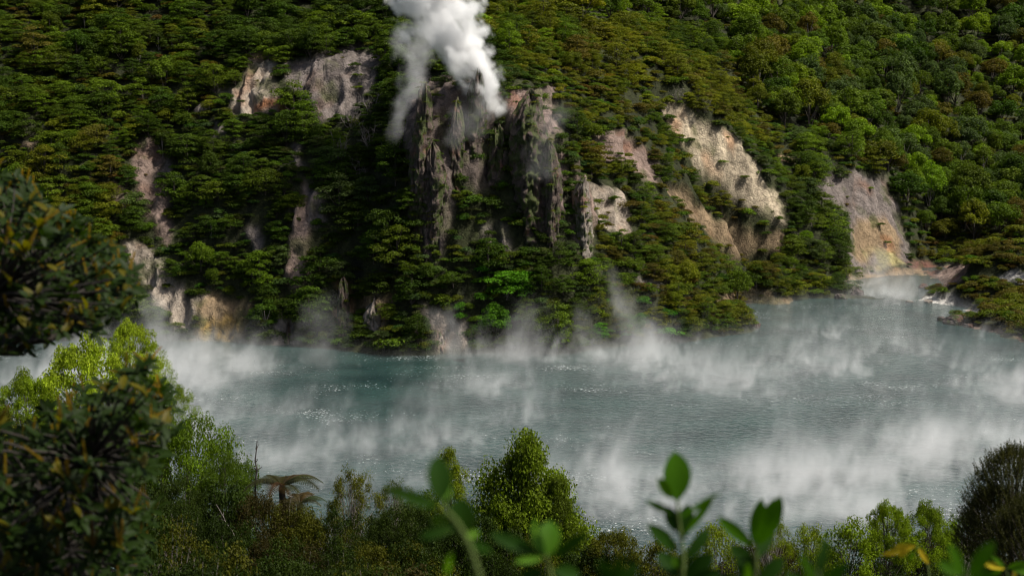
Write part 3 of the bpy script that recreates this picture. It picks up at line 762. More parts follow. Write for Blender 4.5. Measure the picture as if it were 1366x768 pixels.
def nproto(key, h, r, ncl, leaf, n, rad, shape='dome', every=3, trunk=.05, pale=False, **k):
    C = dome_clumps(h, r, ncl, shape) if shape != 'peaks' else peaks(h, r, ncl); NP[key] = (near_crown(C, leaf, n, rad, **k), trunk_for(C, trunk, M_PALEBARK if pale else M_BARK, every=every, seg=6), h, r)
nproto('fine_dome', 3.2, 1.9, 170, .062, 150, .32, every=5)
nproto('fine_dome2', 2.8, 2.1, 160, .062, 150, .32, every=5)
nproto('kanuka', 3.3, 1.7, 330, .062, 150, .29, shape='peaks', every=4, trunk=.07, pale=True)
nproto('upright', 2.6, 1.1, 90, .06, 130, .24, shape='flame', every=3)
nproto('lacy', 2.2, 1.5, 85, .052, 110, .26, every=1, pale=True, fill=.8)
nproto('lime', 2.6, 1.6, 170, .062, 150, .25, shape='dome', every=4)
nproto('scrub', 1.5, 1.5, 80, .062, 130, .27, every=3)
nproto('broad', 1.8, 1.3, 60, .075, 70, .26, every=2)
def near_tree(name, key, u, vtop, y, wpx, tint, label, group=None, cat='shrub', hk=1.0, rz=None):
    """a bush whose crown top shows at (u, vtop), y metres away, wpx wide in the photo"""
    cm, tm, h, r = NP[key]; top = at(u, vtop, y); sr = wpx/F*y/2/(r*1.12)
    gz = float(bank_z(top[0], y)); base = max(min(gz, top[2]-sr*h*.6), -50)
    sz = (top[2]-base)/h
    lift = 0
    if sz > sr*1.9*hk:       # a tall bare stem would show: the crown keeps its shape on a longer stem
        sz = sr*1.9*hk; lift = top[2]-sz*h-base
    t = empty(name, (top[0], y, base), rng.uniform(0, 6.28) if rz is None else rz)
    c = link('crown', cm, t); c.scale = (sr, sr, sz); c.location = (0, 0, lift); c['tint'] = [float(x) for x in tint]
    k2 = link('trunk', tm, t); k2.scale = (sr, sr, sz); k2.location = (0, 0, lift)
    if lift > 0:
        acc = Acc(); tube(acc, [(0, 0, -.2), (.05, 0, lift*.5), (0, 0, lift+.3)], [.09, .08, .06], 7); link('stem', acc.mesh('stem', M_BARK, True), t)
    return tag(t, label, cat, group)
G1 = 'bushes on the near bank'
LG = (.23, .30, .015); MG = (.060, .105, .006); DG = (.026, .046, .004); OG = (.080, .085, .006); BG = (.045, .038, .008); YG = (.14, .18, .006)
NEARB = [
 ('lime_tree', 'lime', 175, 430, 30, 90, LG, 'lime green bush top against the steam, the right dome of the two', 'tree'),
 ('lime_tree', 'lime', 105, 455, 29, 170, LG, 'wide lime green bush crown behind the orange tipped bush', 'tree'),
 ('lime_tree', 'lime', 30, 500, 28, 110, (.13, .19, .006), 'green bush at the left frame edge under the leafy branch', 'tree'),
 ('dome_bush', 'fine_dome', 250, 552, 31, 190, (.075, .125, .004), 'rounded green bush dome sloping to the lake, left of the bare snag', 'shrub'),
 ('dome_bush', 'fine_dome2', 300, 610, 30, 110, (.055, .092, .005), 'smaller rounded green bush beside the bare snag', 'shrub'),
 ('dome_bush', 'fine_dome', 215, 500, 33, 90, (.13, .19, .005), 'bright green bush between the lime bush and the rounded dome', 'shrub'),
 ('lacy_bush', 'lacy', 470, 632, 33, 105, OG, 'open twiggy olive bush right of the red tree fern', 'shrub'),
 ('lacy_bush', 'lacy', 525, 645, 34, 80, (.07, .09, .02), 'thin twiggy bush between the olive bush and the low green one', 'shrub'),
 ('dome_bush', 'fine_dome2', 565, 662, 35, 120, (.05, .088, .005), 'low green bush below the left blurred sprout', 'shrub'),
 ('upright_bush', 'upright', 598, 603, 33, 75, YG, 'narrow yellow green bush left of the tallest bush', 'shrub'),
 ('conical_tree', 'kanuka', 698, 568, 31, 225, (.10, .145, .006), 'tallest conical small leaved tree in front of the lake', 'tree'),
 ('upright_bush', 'upright', 742, 640, 30.5, 80, (.07, .10, .006), 'right shoulder bush of the tall conical tree', 'shrub'),
 ('scrub_bush', 'scrub', 820, 712, 27, 110, OG, 'low olive scrub right of the tall conical tree', 'shrub'),
 ('scrub_bush', 'broad', 880, 722, 25, 90, OG, 'low scrub with small round leaves behind the tallest sprout', 'shrub'),
 ('scrub_bush', 'broad', 955, 704, 24, 90, YG, 'low round leaved scrub between the two tall sprouts', 'shrub'),
 ('scrub_bush', 'lacy', 1030, 692, 25, 80, YG, 'thin spiky scrub behind the forked sprout', 'shrub'),
 ('scrub_bush', 'broad', 1080, 706, 24, 80, YG, 'low yellow green scrub right of the forked sprout', 'shrub'),
 ('green_bush', 'broad', 1135, 700, 23, 110, (.13, .19, .006), 'bright green bush left of the two highest crowns on the right', 'shrub'),
 ('green_bush', 'lime', 1188, 672, 24, 85, (.14, .20, .006), 'bright green bush crown with rounded top above the yellow leaves', 'shrub'),
 ('green_bush', 'lime', 1240, 674, 24.5, 90, (.13, .19, .006), 'bright green bush crown right of the rounded one', 'shrub'),
 ('lacy_bush', 'lacy', 1290, 686, 25, 90, (.07, .10, .02), 'thin twiggy bush beside the dark spiky shrub', 'shrub'),
]
for nm, key, u, vt, y, wpx, tint, lab, cat in NEARB: near_tree(nm, key, u, vt, y, wpx, tint, lab, G1 if cat == 'shrub' else 'trees on the near bank', cat, rz=0.0 if key == 'kanuka' else None)
# the darker thicket that fills the slope below them
TH = []
trng = np.random.default_rng(55)
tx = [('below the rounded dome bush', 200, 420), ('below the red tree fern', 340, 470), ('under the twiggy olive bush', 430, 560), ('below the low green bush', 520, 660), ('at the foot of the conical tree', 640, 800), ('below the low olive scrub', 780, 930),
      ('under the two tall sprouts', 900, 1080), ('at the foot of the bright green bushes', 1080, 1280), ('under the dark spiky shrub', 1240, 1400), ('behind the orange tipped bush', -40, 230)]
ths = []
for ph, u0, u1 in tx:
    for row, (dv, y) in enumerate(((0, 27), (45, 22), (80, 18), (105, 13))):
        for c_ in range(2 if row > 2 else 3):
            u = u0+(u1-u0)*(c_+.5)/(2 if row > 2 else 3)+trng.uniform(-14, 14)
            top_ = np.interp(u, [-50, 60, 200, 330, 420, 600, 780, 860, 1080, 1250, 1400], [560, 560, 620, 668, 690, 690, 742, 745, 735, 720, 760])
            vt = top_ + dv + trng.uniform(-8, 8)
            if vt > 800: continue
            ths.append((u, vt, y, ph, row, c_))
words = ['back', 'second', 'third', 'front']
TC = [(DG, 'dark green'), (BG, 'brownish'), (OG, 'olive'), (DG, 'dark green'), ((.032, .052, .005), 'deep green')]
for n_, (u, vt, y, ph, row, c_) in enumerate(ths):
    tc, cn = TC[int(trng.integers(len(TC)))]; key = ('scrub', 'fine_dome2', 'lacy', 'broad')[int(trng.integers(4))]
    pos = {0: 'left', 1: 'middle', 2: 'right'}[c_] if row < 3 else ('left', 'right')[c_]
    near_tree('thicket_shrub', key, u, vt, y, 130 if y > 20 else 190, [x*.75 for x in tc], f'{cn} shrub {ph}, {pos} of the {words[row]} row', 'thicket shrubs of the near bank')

# dark spiky shrub at the right edge: needle sprays
def spiky_mesh():
    acc = Acc(); tw = Acc(); n = 2600; H, Rr = 2.5, 1.25
    for i in range(n):
        t = rng.uniform(0, 1)**.8; a = rng.uniform(0, 6.28); env = math.sqrt(max(0.02, 1-t**2.5)); rr = Rr*env*rng.uniform(.5, 1.0)
        b = np.array([rr*math.cos(a), rr*math.sin(a), H*(.12+.83*t)]); d = unit(np.array([math.cos(a)*.8*env, math.sin(a)*.8*env, .75+.6*t])+.25*rng.normal(size=3))
        L = rng.uniform(.18, .34); m = 26; s = rng.uniform(0, 1, m); P = b + d*s[:, None]*L
        nd = unit(d*.7 + .8*rng.normal(size=(m, 3))*np.array([1, 1, 1])); nl = .045*(1.15-s*.5)[:, None]
        sd_ = unit(np.cross(nd, rng.normal(size=(m, 3))))*.0075
        V = np.stack([P-sd_, P+nd*nl*.5-sd_*.6, P+nd*nl, P+sd_], 1).reshape(-1, 3); acc.add(V, np.arange(4*m).reshape(m, 4), rng.uniform(0, 1, m))
        if i % 40 == 0: tube(tw, [b*np.array([.3, .3, .7]), b, b+d*L], [.012, .007, .003], 4)
    tube(tw, wander((0, 0, -1), (0, 0, H*.8), 6, .03), np.linspace(.06, .02, 6), 6)
    return acc.mesh('crown', M_NEAR), tw.mesh('branches', M_BARK, True)
sm, st = spiky_mesh()
for (u, vt, y, s, lab) in [(1358, 596, 12.5, .40, 'dark needle leaved spiky shrub standing in the right frame edge'), (1332, 650, 12.9, .30, 'lower left shoulder of dark spiky growth beside the big spiky shrub'), (1385, 660, 11.8, .38, 'front dark spiky shrub cut by the right frame edge')]:
    top = at(u, vt, y); t = empty('spiky_shrub', (top[0], y, top[2]-2.55*s*1.15), rng.uniform(0, 6)); c = link('crown', sm, t); c['tint'] = [.040, .042, .011]; b = link('branches', st, t); t.scale = (s, s, s*1.15)
    gz = float(bank_z(top[0], y)); acc = Acc(); tube(acc, [(0, 0, 0.3), (.03, 0, (gz-t.location.z)/s/2), (0, 0, (gz-t.location.z)/s-.3)], [.06, .08, .1], 7); link('stem', acc.mesh('stem', M_BARK, True), t)
    tag(t, lab, 'shrub', 'dark spiky shrubs at the right edge')

# bare snag, pale leaning twig, dead shrubs on the far slope
def snag(name, u0, v0, u1, v1, y, r, label, mat, nb=6, blen=.35):
    a, b = at(u0, v0, y), at(u1, v1, y); acc = Acc(); P = wander(a, b, 9, .012*np.linalg.norm(b-a)); tube(acc, P-P[0], np.linspace(r, r*.3, 9), 6)
    o = link(name, None); bpy.data.objects.remove(o)
    t = empty(name, a); link('trunk', acc.mesh('trunk', mat, True), t)
    for i in range(nb):
        k_ = rng.integers(3, 8); s0 = P[k_]-P[0]; d = unit(np.array([rng.normal(), rng.normal()*.5, .8]))*blen*rng.uniform(.4, 1)
        br = Acc(); tube(br, wander(s0, s0+d, 4, .02), np.linspace(r*.4, r*.12, 4), 4); link('branch', br.mesh('branch', mat, True), t)
    return tag(t, label, 'dead tree')
snag('bare_snag', 341, 690, 343, 588, 29, .03, 'bare dark dead stem rising left of the red tree fern', M_BARK, 8, .16)
snag('bare_twig', 315, 720, 288, 672, 26, .010, 'thin pale leaning twig in the shade under the rounded dome bush', M_PALEBARK, 2, .15)
snag('bare_twig', 382, 712, 388, 655, 27, .010, 'thin pale upright twig under the red tree fern', M_PALEBARK, 3, .2)
def dead_bush(u, v, s, label):
    p = hit(u, v); t = empty('dead_shrub', p)
    for i in range(9):
        a = i*.7; br = Acc(); e = np.array([math.cos(a)*rng.uniform(.6, 1.4), -abs(math.sin(a))*.8-.2, rng.uniform(1.5, 3.2)])*s; P = wander((0, 0, -.3), e, 7, .07*s); tube(br, P, np.linspace(.05, .012, 7)*s, 4)
        for j in range(10):
            q = P[rng.integers(2, 7)]; tube(br, wander(q, q+rng.normal(size=3)*.45*s+np.array([0, 0, .35*s]), 4, .05), np.linspace(.018, .006, 4)*s, 3)
        link('branch', br.mesh('branch', M_PALEBARK, True), t)
    tag(t, label, 'dead shrub', 'leafless grey shrubs below the grey rock face')
for (u, v, s, lab) in [(470, 175, 1.3, 'leafless grey shrub at the foot of the big grey rock face'), (492, 200, 1.2, 'leafless grey shrub right of and below the first, beside the dark spire'), (455, 215, 1.1, 'leafless grey shrub lowest on the slope under the grey rock face'),
                       (496, 155, 1.1, 'leafless grey shrub highest up, at the right edge of the grey rock face'), (480, 245, 1.0, 'small leafless shrub left of the grey streaked pillar'), (905, 140, .9, 'leafless grey shrub on the upper rim of the long cream landslip'), (940, 152, .8, 'smaller leafless shrub on the rim, right of the one above the cream landslip')]:
    dead_bush(u, v, s, lab)

# tree fern with rusty fronds
def fern(u, v, y, rad, label, tint, nfr=12, arch=.62):
    p = at(u, v, y); gz = float(bank_z(p[0], y)); t = empty('tree_fern', (p[0], p[1], gz)); hgt = p[2]-gz
    acc = Acc(); tube(acc, wander((0, 0, -.2), (0, 0, hgt), 6, .02), np.linspace(.10, .07, 6), 8); link('trunk', acc.mesh('trunk', M_BARK, True), t)
    for i in range(nfr):
        a = i*2.4+.3; L = rad*rng.uniform(.8, 1.15); fa = rng.uniform(.35, 1.3); ac = Acc(); n = 22; s = np.linspace(0, 1, n)
        out = np.array([math.cos(a), math.sin(a), 0]); P = np.array([0, 0, hgt]) + out*(L*s)[:, None]*.95 + np.array([0, 0, 1.])*(L*arch*fa*(1.45*s-1.45*s**2))[:, None]
        tube(ac, P, np.linspace(.014, .004, n), 4)
        side = np.array([-out[1], out[0], 0])
        for j in range(2, n-1):
            wl = L*.26*math.sin(math.pi*min(1, (s[j]+.12))*.92)+.02; fw = P[j]-P[j-1]; 
            for sg in (-1, 1):
                b0 = P[j]; tip = b0 + side*sg*wl + fw*1.6 - np.array([0, 0, wl*.25]); wv = fw*.95
                ac.add([b0-wv*.55, b0+wv*.55, tip+wv*.15, tip-wv*.1], [[0, 1, 2, 3]], [rng.uniform(0, 1)])
        f = link('frond', ac.mesh('frond', M_NEAR), t); f['tint'] = [c*rng.uniform(.75, 1.25) for c in tint]
    return tag(t, label, 'tree fern')
fern(376, 648, 29, .85, 'tree fern with rusty red brown drooping fronds', (.032, .028, .008))
fern(400, 672, 28, .55, 'smaller rusty tree fern low on the right of the first', (.030, .028, .008), 10)

# ------------------------------------------------------------------ blurred growth close to the lens
def big_leaf(name, a, b, wid, mat, face=(0, -1, .35), fold=.18, curl=.12, nl=9, nw=4, shape=1.0):
    a = np.asarray(a, float); b = np.asarray(b, float); L = np.linalg.norm(b-a); d = (b-a)/L
    s_ = unit(np.cross(d, np.asarray(face, float))); n_ = np.cross(s_, d); V = []; Q = []
    for i in range(nl+1):
        t = i/nl; hw = wid/2*(math.sin(math.pi*t**1.12)**.62 if 0 < t < 1 else .04)
        hw = max(hw, wid*.03)
        for j in range(-nw//2, nw//2+1):
            x = j/(nw/2); V.append(d*L*t + s_*x*hw + n_*(fold*hw*abs(x)*1.0 - curl*L*t*t))
    w_ = nw+1
    for i in range(nl):
        for j in range(nw): Q.append([i*w_+j, i*w_+j+1, (i+1)*w_+j+1, (i+1)*w_+j])
    return mesh_np(name, np.array(V), Q, mat, True, rng.uniform(.3, .7, len(Q)))
def blade_mat(name, col, transl=.35, vein=(1.3, 1.25, 1.2), rough=.6):
    m = NT(name); pos = m.n('NewGeometry').outputs['Position']
    nz = m.noise(pos, 25, 3); n2 = m.noise(pos, 7, 2)
    c = m.mix(nz, c4([x*.75 for x in col]), c4([x*1.25 for x in col])); c = m.mix(m.maprange(n2, .55, .7, 0, .4), c, c4([col[0]*1.9, col[1]*1.25, col[2]]))
    d = m.n('BsdfPrincipled', i={'Base Color': c, 'Roughness': rough, 'Specular IOR Level': .14})
    t = m.n('BsdfTranslucent', i={'Color': m.mix(1.0, c, (1.7, 1.8, .6, 1), 'MULTIPLY')})
    return m.surf(m.n('MixShader', i={0: transl, 1: d.outputs[0], 2: t.outputs[0]}).outputs[0])
B_BRIGHT = blade_mat('sprout_leaf_bright', (.052, .145, .003), .45); B_DARK = blade_mat('sprout_leaf_dark', (.015, .050, .002)); B_LIME = blade_mat('sprout_leaf_lime', (.07, .17, .006)); B_YEL = blade_mat('yellow_leaf', (.50, .38, .02), .3)
B_STEM = bark_mat('green_stem', (.08, .12, .02))
def sprout(name, y, stem, lv, label, cat='plant'):
    """stem: pixel points top first; lv: base u,v, tip u,v, width px, material"""
    S_ = [at(u, v, y) for u, v in stem]; foot = S_[-1].copy(); g = float(bank_z(foot[0], y+.15)); t = empty(name, (foot[0], y+.12, g))
    o0 = np.array([foot[0], y+.12, g]); pts = [p-o0 for p in S_]+[np.array([0, 0, -.05])]
    pts = np.array(pts); tt = np.linspace(0, len(pts)-1, 14); pts = np.stack([np.interp(tt, np.arange(len(pts)), pts[:, k]) for k in range(3)], -1)
    acc = Acc(); tube(acc, pts, np.linspace(.0022, .006, 14), 7); link('stem', acc.mesh('stem', B_STEM, True), t)
    for k_, (a, b, c, d, wpx, mt) in enumerate(lv):
        dyt = rng.uniform(-.05, .03); A, B = at(a, b, y), at(c, d, y+dyt)
        me = big_leaf('leaf', A, B, wpx/F*y, mt, face=(rng.uniform(-.3, .3), -1, .45)); o = link('leaf', me, t); o.location = A-o0
    return tag(t, label, cat, 'blurred leafy plants close to the camera')
Bb, Bd, Bl, By = B_BRIGHT, B_DARK, B_LIME, B_YEL
sprout('leafy_sprout', 1.7, [(588, 672), (612, 700), (628, 730), (645, 790)], [(590, 668, 583, 608, 36, Bd), (592, 670, 600, 640, 14, Bl), (618, 716, 614, 664, 42, Bd), (620, 716, 641, 708, 10, Bl), (586, 676, 520, 652, 18, Bd), (600, 690, 572, 694, 9, Bl), (622, 722, 660, 735, 14, Bd), (612, 700, 560, 716, 16, Bd), (596, 768, 598, 742, 8, Bl)], 'blurred dark green sprout with two broad upright leaves, leftmost of the near sprouts')
sprout('leafy_sprout', 2.0, [(727, 738), (735, 765), (745, 820)], [(728, 742, 735, 693, 33, Bb), (722, 740, 655, 710, 20, Bd), (724, 744, 688, 748, 10, Bl), (720, 730, 708, 716, 8, Bl), (726, 742, 710, 700, 14, Bd), (734, 744, 782, 712, 16, Bd), (738, 760, 775, 766, 22, Bd), (728, 760, 690, 772, 20, Bd), (714, 690, 713, 715, 5, Bl)], 'blurred low sprout with one bright oval leaf below the tall conical tree')
sprout('leafy_sprout', 2.4, [(903, 664), (906, 700), (912, 740), (908, 800)], [(903, 668, 903, 604, 42, Bb), (897, 664, 880, 640, 15, Bl), (900, 686, 862, 667, 11, Bb), (908, 690, 956, 658, 8, Bb), (914, 712, 952, 664, 11, Bb), (905, 710, 890, 676, 20, Bd), (910, 718, 918, 672, 24, Bd), (916, 745, 945, 706, 18, Bd), (905, 735, 868, 700, 20, Bd), (912, 770, 950, 740, 26, Bd), (905, 770, 880, 735, 24, Bd), (908, 756, 900, 742, 16, Bl), (915, 778, 960, 762, 20, Bd)], 'blurred tall sprout topped by one large upright oval leaf, tallest of the near sprouts')
sprout('leafy_sprout', 2.5, [(1008, 722), (1009, 750), (1002, 810)], [(1012, 726, 1040, 664, 30, Bb), (1005, 724, 1016, 668, 22, Bb), (1004, 728, 962, 692, 18, Bb), (1008, 745, 1030, 700, 22, Bd), (1006, 752, 975, 728, 20, Bd), (1006, 778, 985, 742, 24, Bd), (1010, 778, 1045, 745, 22, Bd), (996, 785, 998, 755, 12, Bl), (1006, 790, 960, 770, 26, Bd)], 'blurred sprout with a forked pair of upright leaves and one drooping left leaf')
sprout('leafy_sprout', 1.7, [(1090, 760), (1092, 785), (1088, 830)], [(1090, 775, 1104, 715, 16, Bd), (1088, 778, 1074, 742, 14, Bb), (1092, 785, 1130, 752, 20, Bd), (1086, 790, 1050, 765, 20, Bd)], 'low blurred sprout with narrow dark leaves right of the forked sprout')
sprout('leafy_sprout', 1.9, [(1288, 762), (1290, 785), (1286, 830)], [(1292, 768, 1326, 724, 22, Bb), (1286, 768, 1270, 726, 16, Bb), (1284, 768, 1252, 748, 18, Bb), (1290, 780, 1330, 765, 20, Bd), (1286, 785, 1255, 775, 20, Bd)], 'low blurred bright sprout near the bottom right below the dark spiky shrub')
sprout('leafy_sprout', 1.6, [(822, 768), (824, 790), (820, 830)], [(822, 784, 800, 748, 18, Bd), (824, 784, 850, 752, 20, Bd), (822, 786, 826, 745, 18, Bd)], 'low dark blurred sprout between the bright oval leaf and the tallest sprout')
sprout('yellow_twig', 4.2, [(1222, 727), (1236, 746), (1244, 800)], [(1222, 728, 1176, 740, 9, By), (1222, 727, 1192, 728, 7, By), (1212, 729, 1200, 743, 9, By), (1224, 729, 1240, 752, 8, By), (1218, 734, 1214, 748, 6, Bl)], 'small twig with drooping bright yellow leaves over the right bushes')
sprout('yellow_twig', 3.6, [(1340, 757), (1348, 775), (1350, 820)], [(1340, 758, 1312, 750, 9, By), (1338, 760, 1318, 768, 9, Bl), (1344, 757, 1372, 752, 12, Bl), (1352, 760, 1356, 778, 8, By), (1340, 756, 1326, 742, 7, Bl), (1348, 758, 1385, 764, 11, Bl)], 'twig with yellow green leaves in the bottom right corner')

# the large leafed bush at the left with orange tips: every rosette carries leaves and a bud spike
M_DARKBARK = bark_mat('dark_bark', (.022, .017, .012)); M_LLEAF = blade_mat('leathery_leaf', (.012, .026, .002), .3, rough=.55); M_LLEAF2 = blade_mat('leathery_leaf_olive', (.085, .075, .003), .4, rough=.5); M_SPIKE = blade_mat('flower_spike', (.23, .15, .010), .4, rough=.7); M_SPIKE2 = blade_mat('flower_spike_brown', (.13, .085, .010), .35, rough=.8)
lm = [big_leaf('leaf', (0, 0, 0), (0, 0, 1), w_, M_LLEAF if k_ < 3 else M_LLEAF2, face=(0, -1, 0), fold=.3, curl=.15, nl=6, nw=2) for k_, w_ in enumerate((.34, .40, .32, .38))]
def spike_mesh(name, mat):
    acc = Acc(); n = 60
    for i in range(n):
        t = i/n; a = i*2.4; r = .085*(1-t*.75); b = np.array([r*.4*math.cos(a), r*.4*math.sin(a), .08+t*.9]); d = np.array([math.cos(a)*.75, math.sin(a)*.75, .8])
        d /= np.linalg.norm(d); s_ = unit(np.cross(d, (0, 0, 1)))*.022; e = b+d*.11*(1.1-t*.5)
        acc.add([b-s_, b+d*.05+s_, e, b+d*.05-s_*2], [[0, 1, 2, 3]], [rng.uniform()])
    tube(acc, [(0, 0, 0), (0, 0, 1)], [.02, .008], 4); return acc.mesh(name, mat)
spm = [spike_mesh('flower_spike', M_SPIKE), spike_mesh('flower_spike', M_SPIKE2)]
UP = [(-30, 225), (20, 232), (60, 258), (100, 275), (125, 300), (150, 322), (185, 362), (188, 385), (160, 410), (140, 438), (95, 450), (40, 462), (-30, 470)]
LO = [(-30, 560), (20, 570), (60, 548), (110, 520), (150, 500), (195, 478), (225, 505), (243, 545), (228, 580), (205, 620), (200, 690), (190, 790), (-30, 790)]
def bush_part(poly, nrm, y0, y1, name, label, root_px, dens_leaf):
    ys = rng.uniform(y0, y1, 4000); us = rng.uniform(-30, 250, 4000); vs = rng.uniform(220, 790, 4000); ok = inpoly(us, vs, poly); us, vs, ys = us[ok][:nrm], vs[ok][:nrm], ys[ok][:nrm]
    root = at(*root_px); g = float(bank_z(root[0], root[1])); t = empty(name, (root[0], root[1], g)); o0 = np.array([root[0], root[1], g])
    ends = np.array([at(u, v, y) for u, v, y in zip(us, vs, ys)]); o = np.argsort(ys)
    fork = (ends.mean(0)-o0)*np.array([1.0, 1.0, .9]) + np.array([-.35, .1, -.1])
    br = Acc(); mid = wander((0, 0, -.2), fork, 8, .02); tube(br, mid, np.linspace(.07, .035, 8), 8); link('trunk', br.mesh('trunk', M_DARKBARK, True), t)
    nleaf = nsp = 0; stuff = Acc(); lv0 = [(np.array([v.co[:] for v in m.vertices]), np.array([p.vertices[:] for p in m.polygons])) for m in lm]
    limbs = [wander(fork, fork + (ends[i]-o0-fork)*.62, 6, .02) for i in rng.integers(0, len(ends), 9)]
    for l_ in limbs:
        b = Acc(); tube(b, l_, np.linspace(.03, .012, 6), 6); link('limb', b.mesh('limb', M_DARKBARK, True), t)
    tw = Acc()
    for rank, i in enumerate(o):
        e = ends[i]-o0; allp = np.concatenate(limbs); k_ = np.argmin(np.linalg.norm(allp-e, axis=1)); tube(tw, wander(allp[k_], e, 5, .012), np.linspace(.008, .0035, 5), 4)
        ax = unit(np.array([rng.normal()*.35+.25, rng.normal()*.35-.25, 1.0])); front = rank < len(o)*.62
        A_x = unit(np.cross(ax, (0, 1, .1))); B_x = np.cross(ax, A_x); nl = int(rng.integers(*dens_leaf))
        for j in range(nl):
            a = j*2.4+rng.uniform(-.3, .3); el = rng.uniform(-.15, .8); d = unit(ax*el + A_x*math.cos(a) + B_x*math.sin(a)); L = rng.uniform(.05, .085)
            n_ = unit(ax - d*np.dot(ax, d)); x_ = np.cross(d, n_); M_ = Matrix([[x_[0], -n_[0], d[0]], [x_[1], -n_[1], d[1]], [x_[2], -n_[2], d[2]]])
            kk = 3 if (d[2] > .55 and rng.uniform() < .75) else int(rng.choice(3)); pos = e - ax*rng.uniform(0, .05)
            if front and nleaf < 295:
                f = link('leaf', lm[kk], t); f.matrix_basis = Matrix.Translation(pos) @ (M_.to_4x4()) @ Matrix.Scale(L, 4); nleaf += 1
            else:
                V, Qd = lv0[kk]; stuff.add(V@np.array(M_).T*L + pos, Qd)
        if rng.uniform() < .42 and e[2] > 0:
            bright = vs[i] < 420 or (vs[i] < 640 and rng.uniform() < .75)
            d = unit(np.array([rng.normal()*.22+.12, rng.normal()*.22, 1])); q = Vector(d).to_track_quat('Z', 'Y')
            for rep in range(int(rng.integers(1, 3))):
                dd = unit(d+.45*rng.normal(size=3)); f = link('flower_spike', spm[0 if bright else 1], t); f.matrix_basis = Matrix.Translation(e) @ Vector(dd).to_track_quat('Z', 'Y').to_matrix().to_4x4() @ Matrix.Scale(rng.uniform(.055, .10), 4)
    link('twigs', tw.mesh('twigs', M_DARKBARK, True), t)['kind'] = 'stuff'
    me = mesh_np('foliage', np.concatenate(stuff.V), np.concatenate(stuff.Q), M_LLEAF, True); link('foliage', me, t)['kind'] = 'stuff'
    tag(t, label, 'bush', 'orange tipped bushes at the left edge')
bush_part(UP, 260, 5.2, 7.4, 'flowering_bush', 'dark leathery leafed branch with orange flower spikes reaching in at mid left', (-330, 900, 6.4), (7, 11))
bush_part(LO, 460, 4.6, 7.6, 'flowering_bush', 'dark leafed bush with orange brown flower spikes filling the lower left corner', (40, 1000, 5.6), (7, 11))
# ------------------------------------------------------------------ steam: density grids, one per drift or column
class GT(NT):
    def __init__(s, name):
        s.t = bpy.data.node_groups.new(name, 'GeometryNodeTree'); s.t.is_modifier = True
        s.t.interface.new_socket('Geometry', in_out='INPUT', socket_type='NodeSocketGeometry'); s.t.interface.new_socket('Geometry', in_out='OUTPUT', socket_type='NodeSocketGeometry')
        s.t.nodes.new('NodeGroupInput'); s.go = s.t.nodes.new('NodeGroupOutput')
def steam_volume(name, build, lo, hi, res, rate=1.0, aniso=.2, col=(.985, .99, .995)):
    g = GT(name); pos = g.t.nodes.new('GeometryNodeInputPosition').outputs[0]
    d = build(g, pos)
    vc = g.t.nodes.new('GeometryNodeVolumeCube'); g.link(d, vc.inputs['Density'])
    vc.inputs['Min'].default_value = lo; vc.inputs['Max'].default_value = hi
    for k_, ax in enumerate('XYZ'): vc.inputs['Resolution '+ax].default_value = int(res[k_])
    m = NT(name)
    dn = m.n('Attribute', attribute_name='density').outputs['Fac']
    v = m.n('VolumeScatter', i={'Color': c4(col), 'Anisotropy': aniso, 'Density': dn}); m.link(v.outputs[0], m.out.inputs['Volume'])
    m.m.cycles.volume_step_rate = rate
    sm = g.t.nodes.new('GeometryNodeSetMaterial'); sm.inputs['Material'].default_value = m.m
    g.link(vc.outputs[0], sm.inputs[0]); g.link(sm.outputs[0], g.go.inputs[0])
    me = mesh_np(name, [lo, (hi[0], lo[1], lo[2]), (hi[0], hi[1], lo[2])], [(0, 1, 2)], m.m)
    o = link(name, me); md = o.modifiers.new('steam', 'NODES'); md.node_group = g.t
    return o
# drifts of thick steam on the lake: place in the photo, size across, size away, weight
DRIFTS = [(240, 500, 9, 13, .9), (290, 570, 8, 8, .75), (110, 520, 16, 25, .8), (420, 545, 5, 6, .4), (440, 610, 10, 4, .5), (560, 590, 8, 7, .75), (640, 520, 8, 9, .65), (700, 475, 16, 5, .75),
          (800, 480, 12, 6, .7), (900, 500, 10, 9, .7), (990, 520, 8, 9, .8), (330, 625, 8, 6, .65), (350, 500, 5, 5, .5), (500, 650, 9, 4, .55), (700, 560, 6, 5, .5), (1070, 440, 7, 8, .5), (1080, 480, 8, 14, .75), (1170, 395, 8, 10, .8), (1130, 640, 13, 6, .65), (780, 640, 6, 9, .75),
          (900, 660, 14, 8, .5), (1250, 590, 12, 8, .75), (1340, 520, 9, 14, .7), (1240, 470, 10, 10, .55), (1366, 610, 14, 8, .8), (830, 590, 8, 6, .35), (1020, 640, 14, 5, .6), (400, 450, 6, 4, .5), (1090, 690, 18, 5, .8)]
CLEARS = [(440, 520, 9, 9, .8), (530, 500, 8, 9, .6), (1060, 575, 8, 6, .7), (1180, 560, 6, 5, .3), (490, 560, 7, 5, .4), (820, 545, 7, 4, .5), (950, 590, 7, 4, .35)]
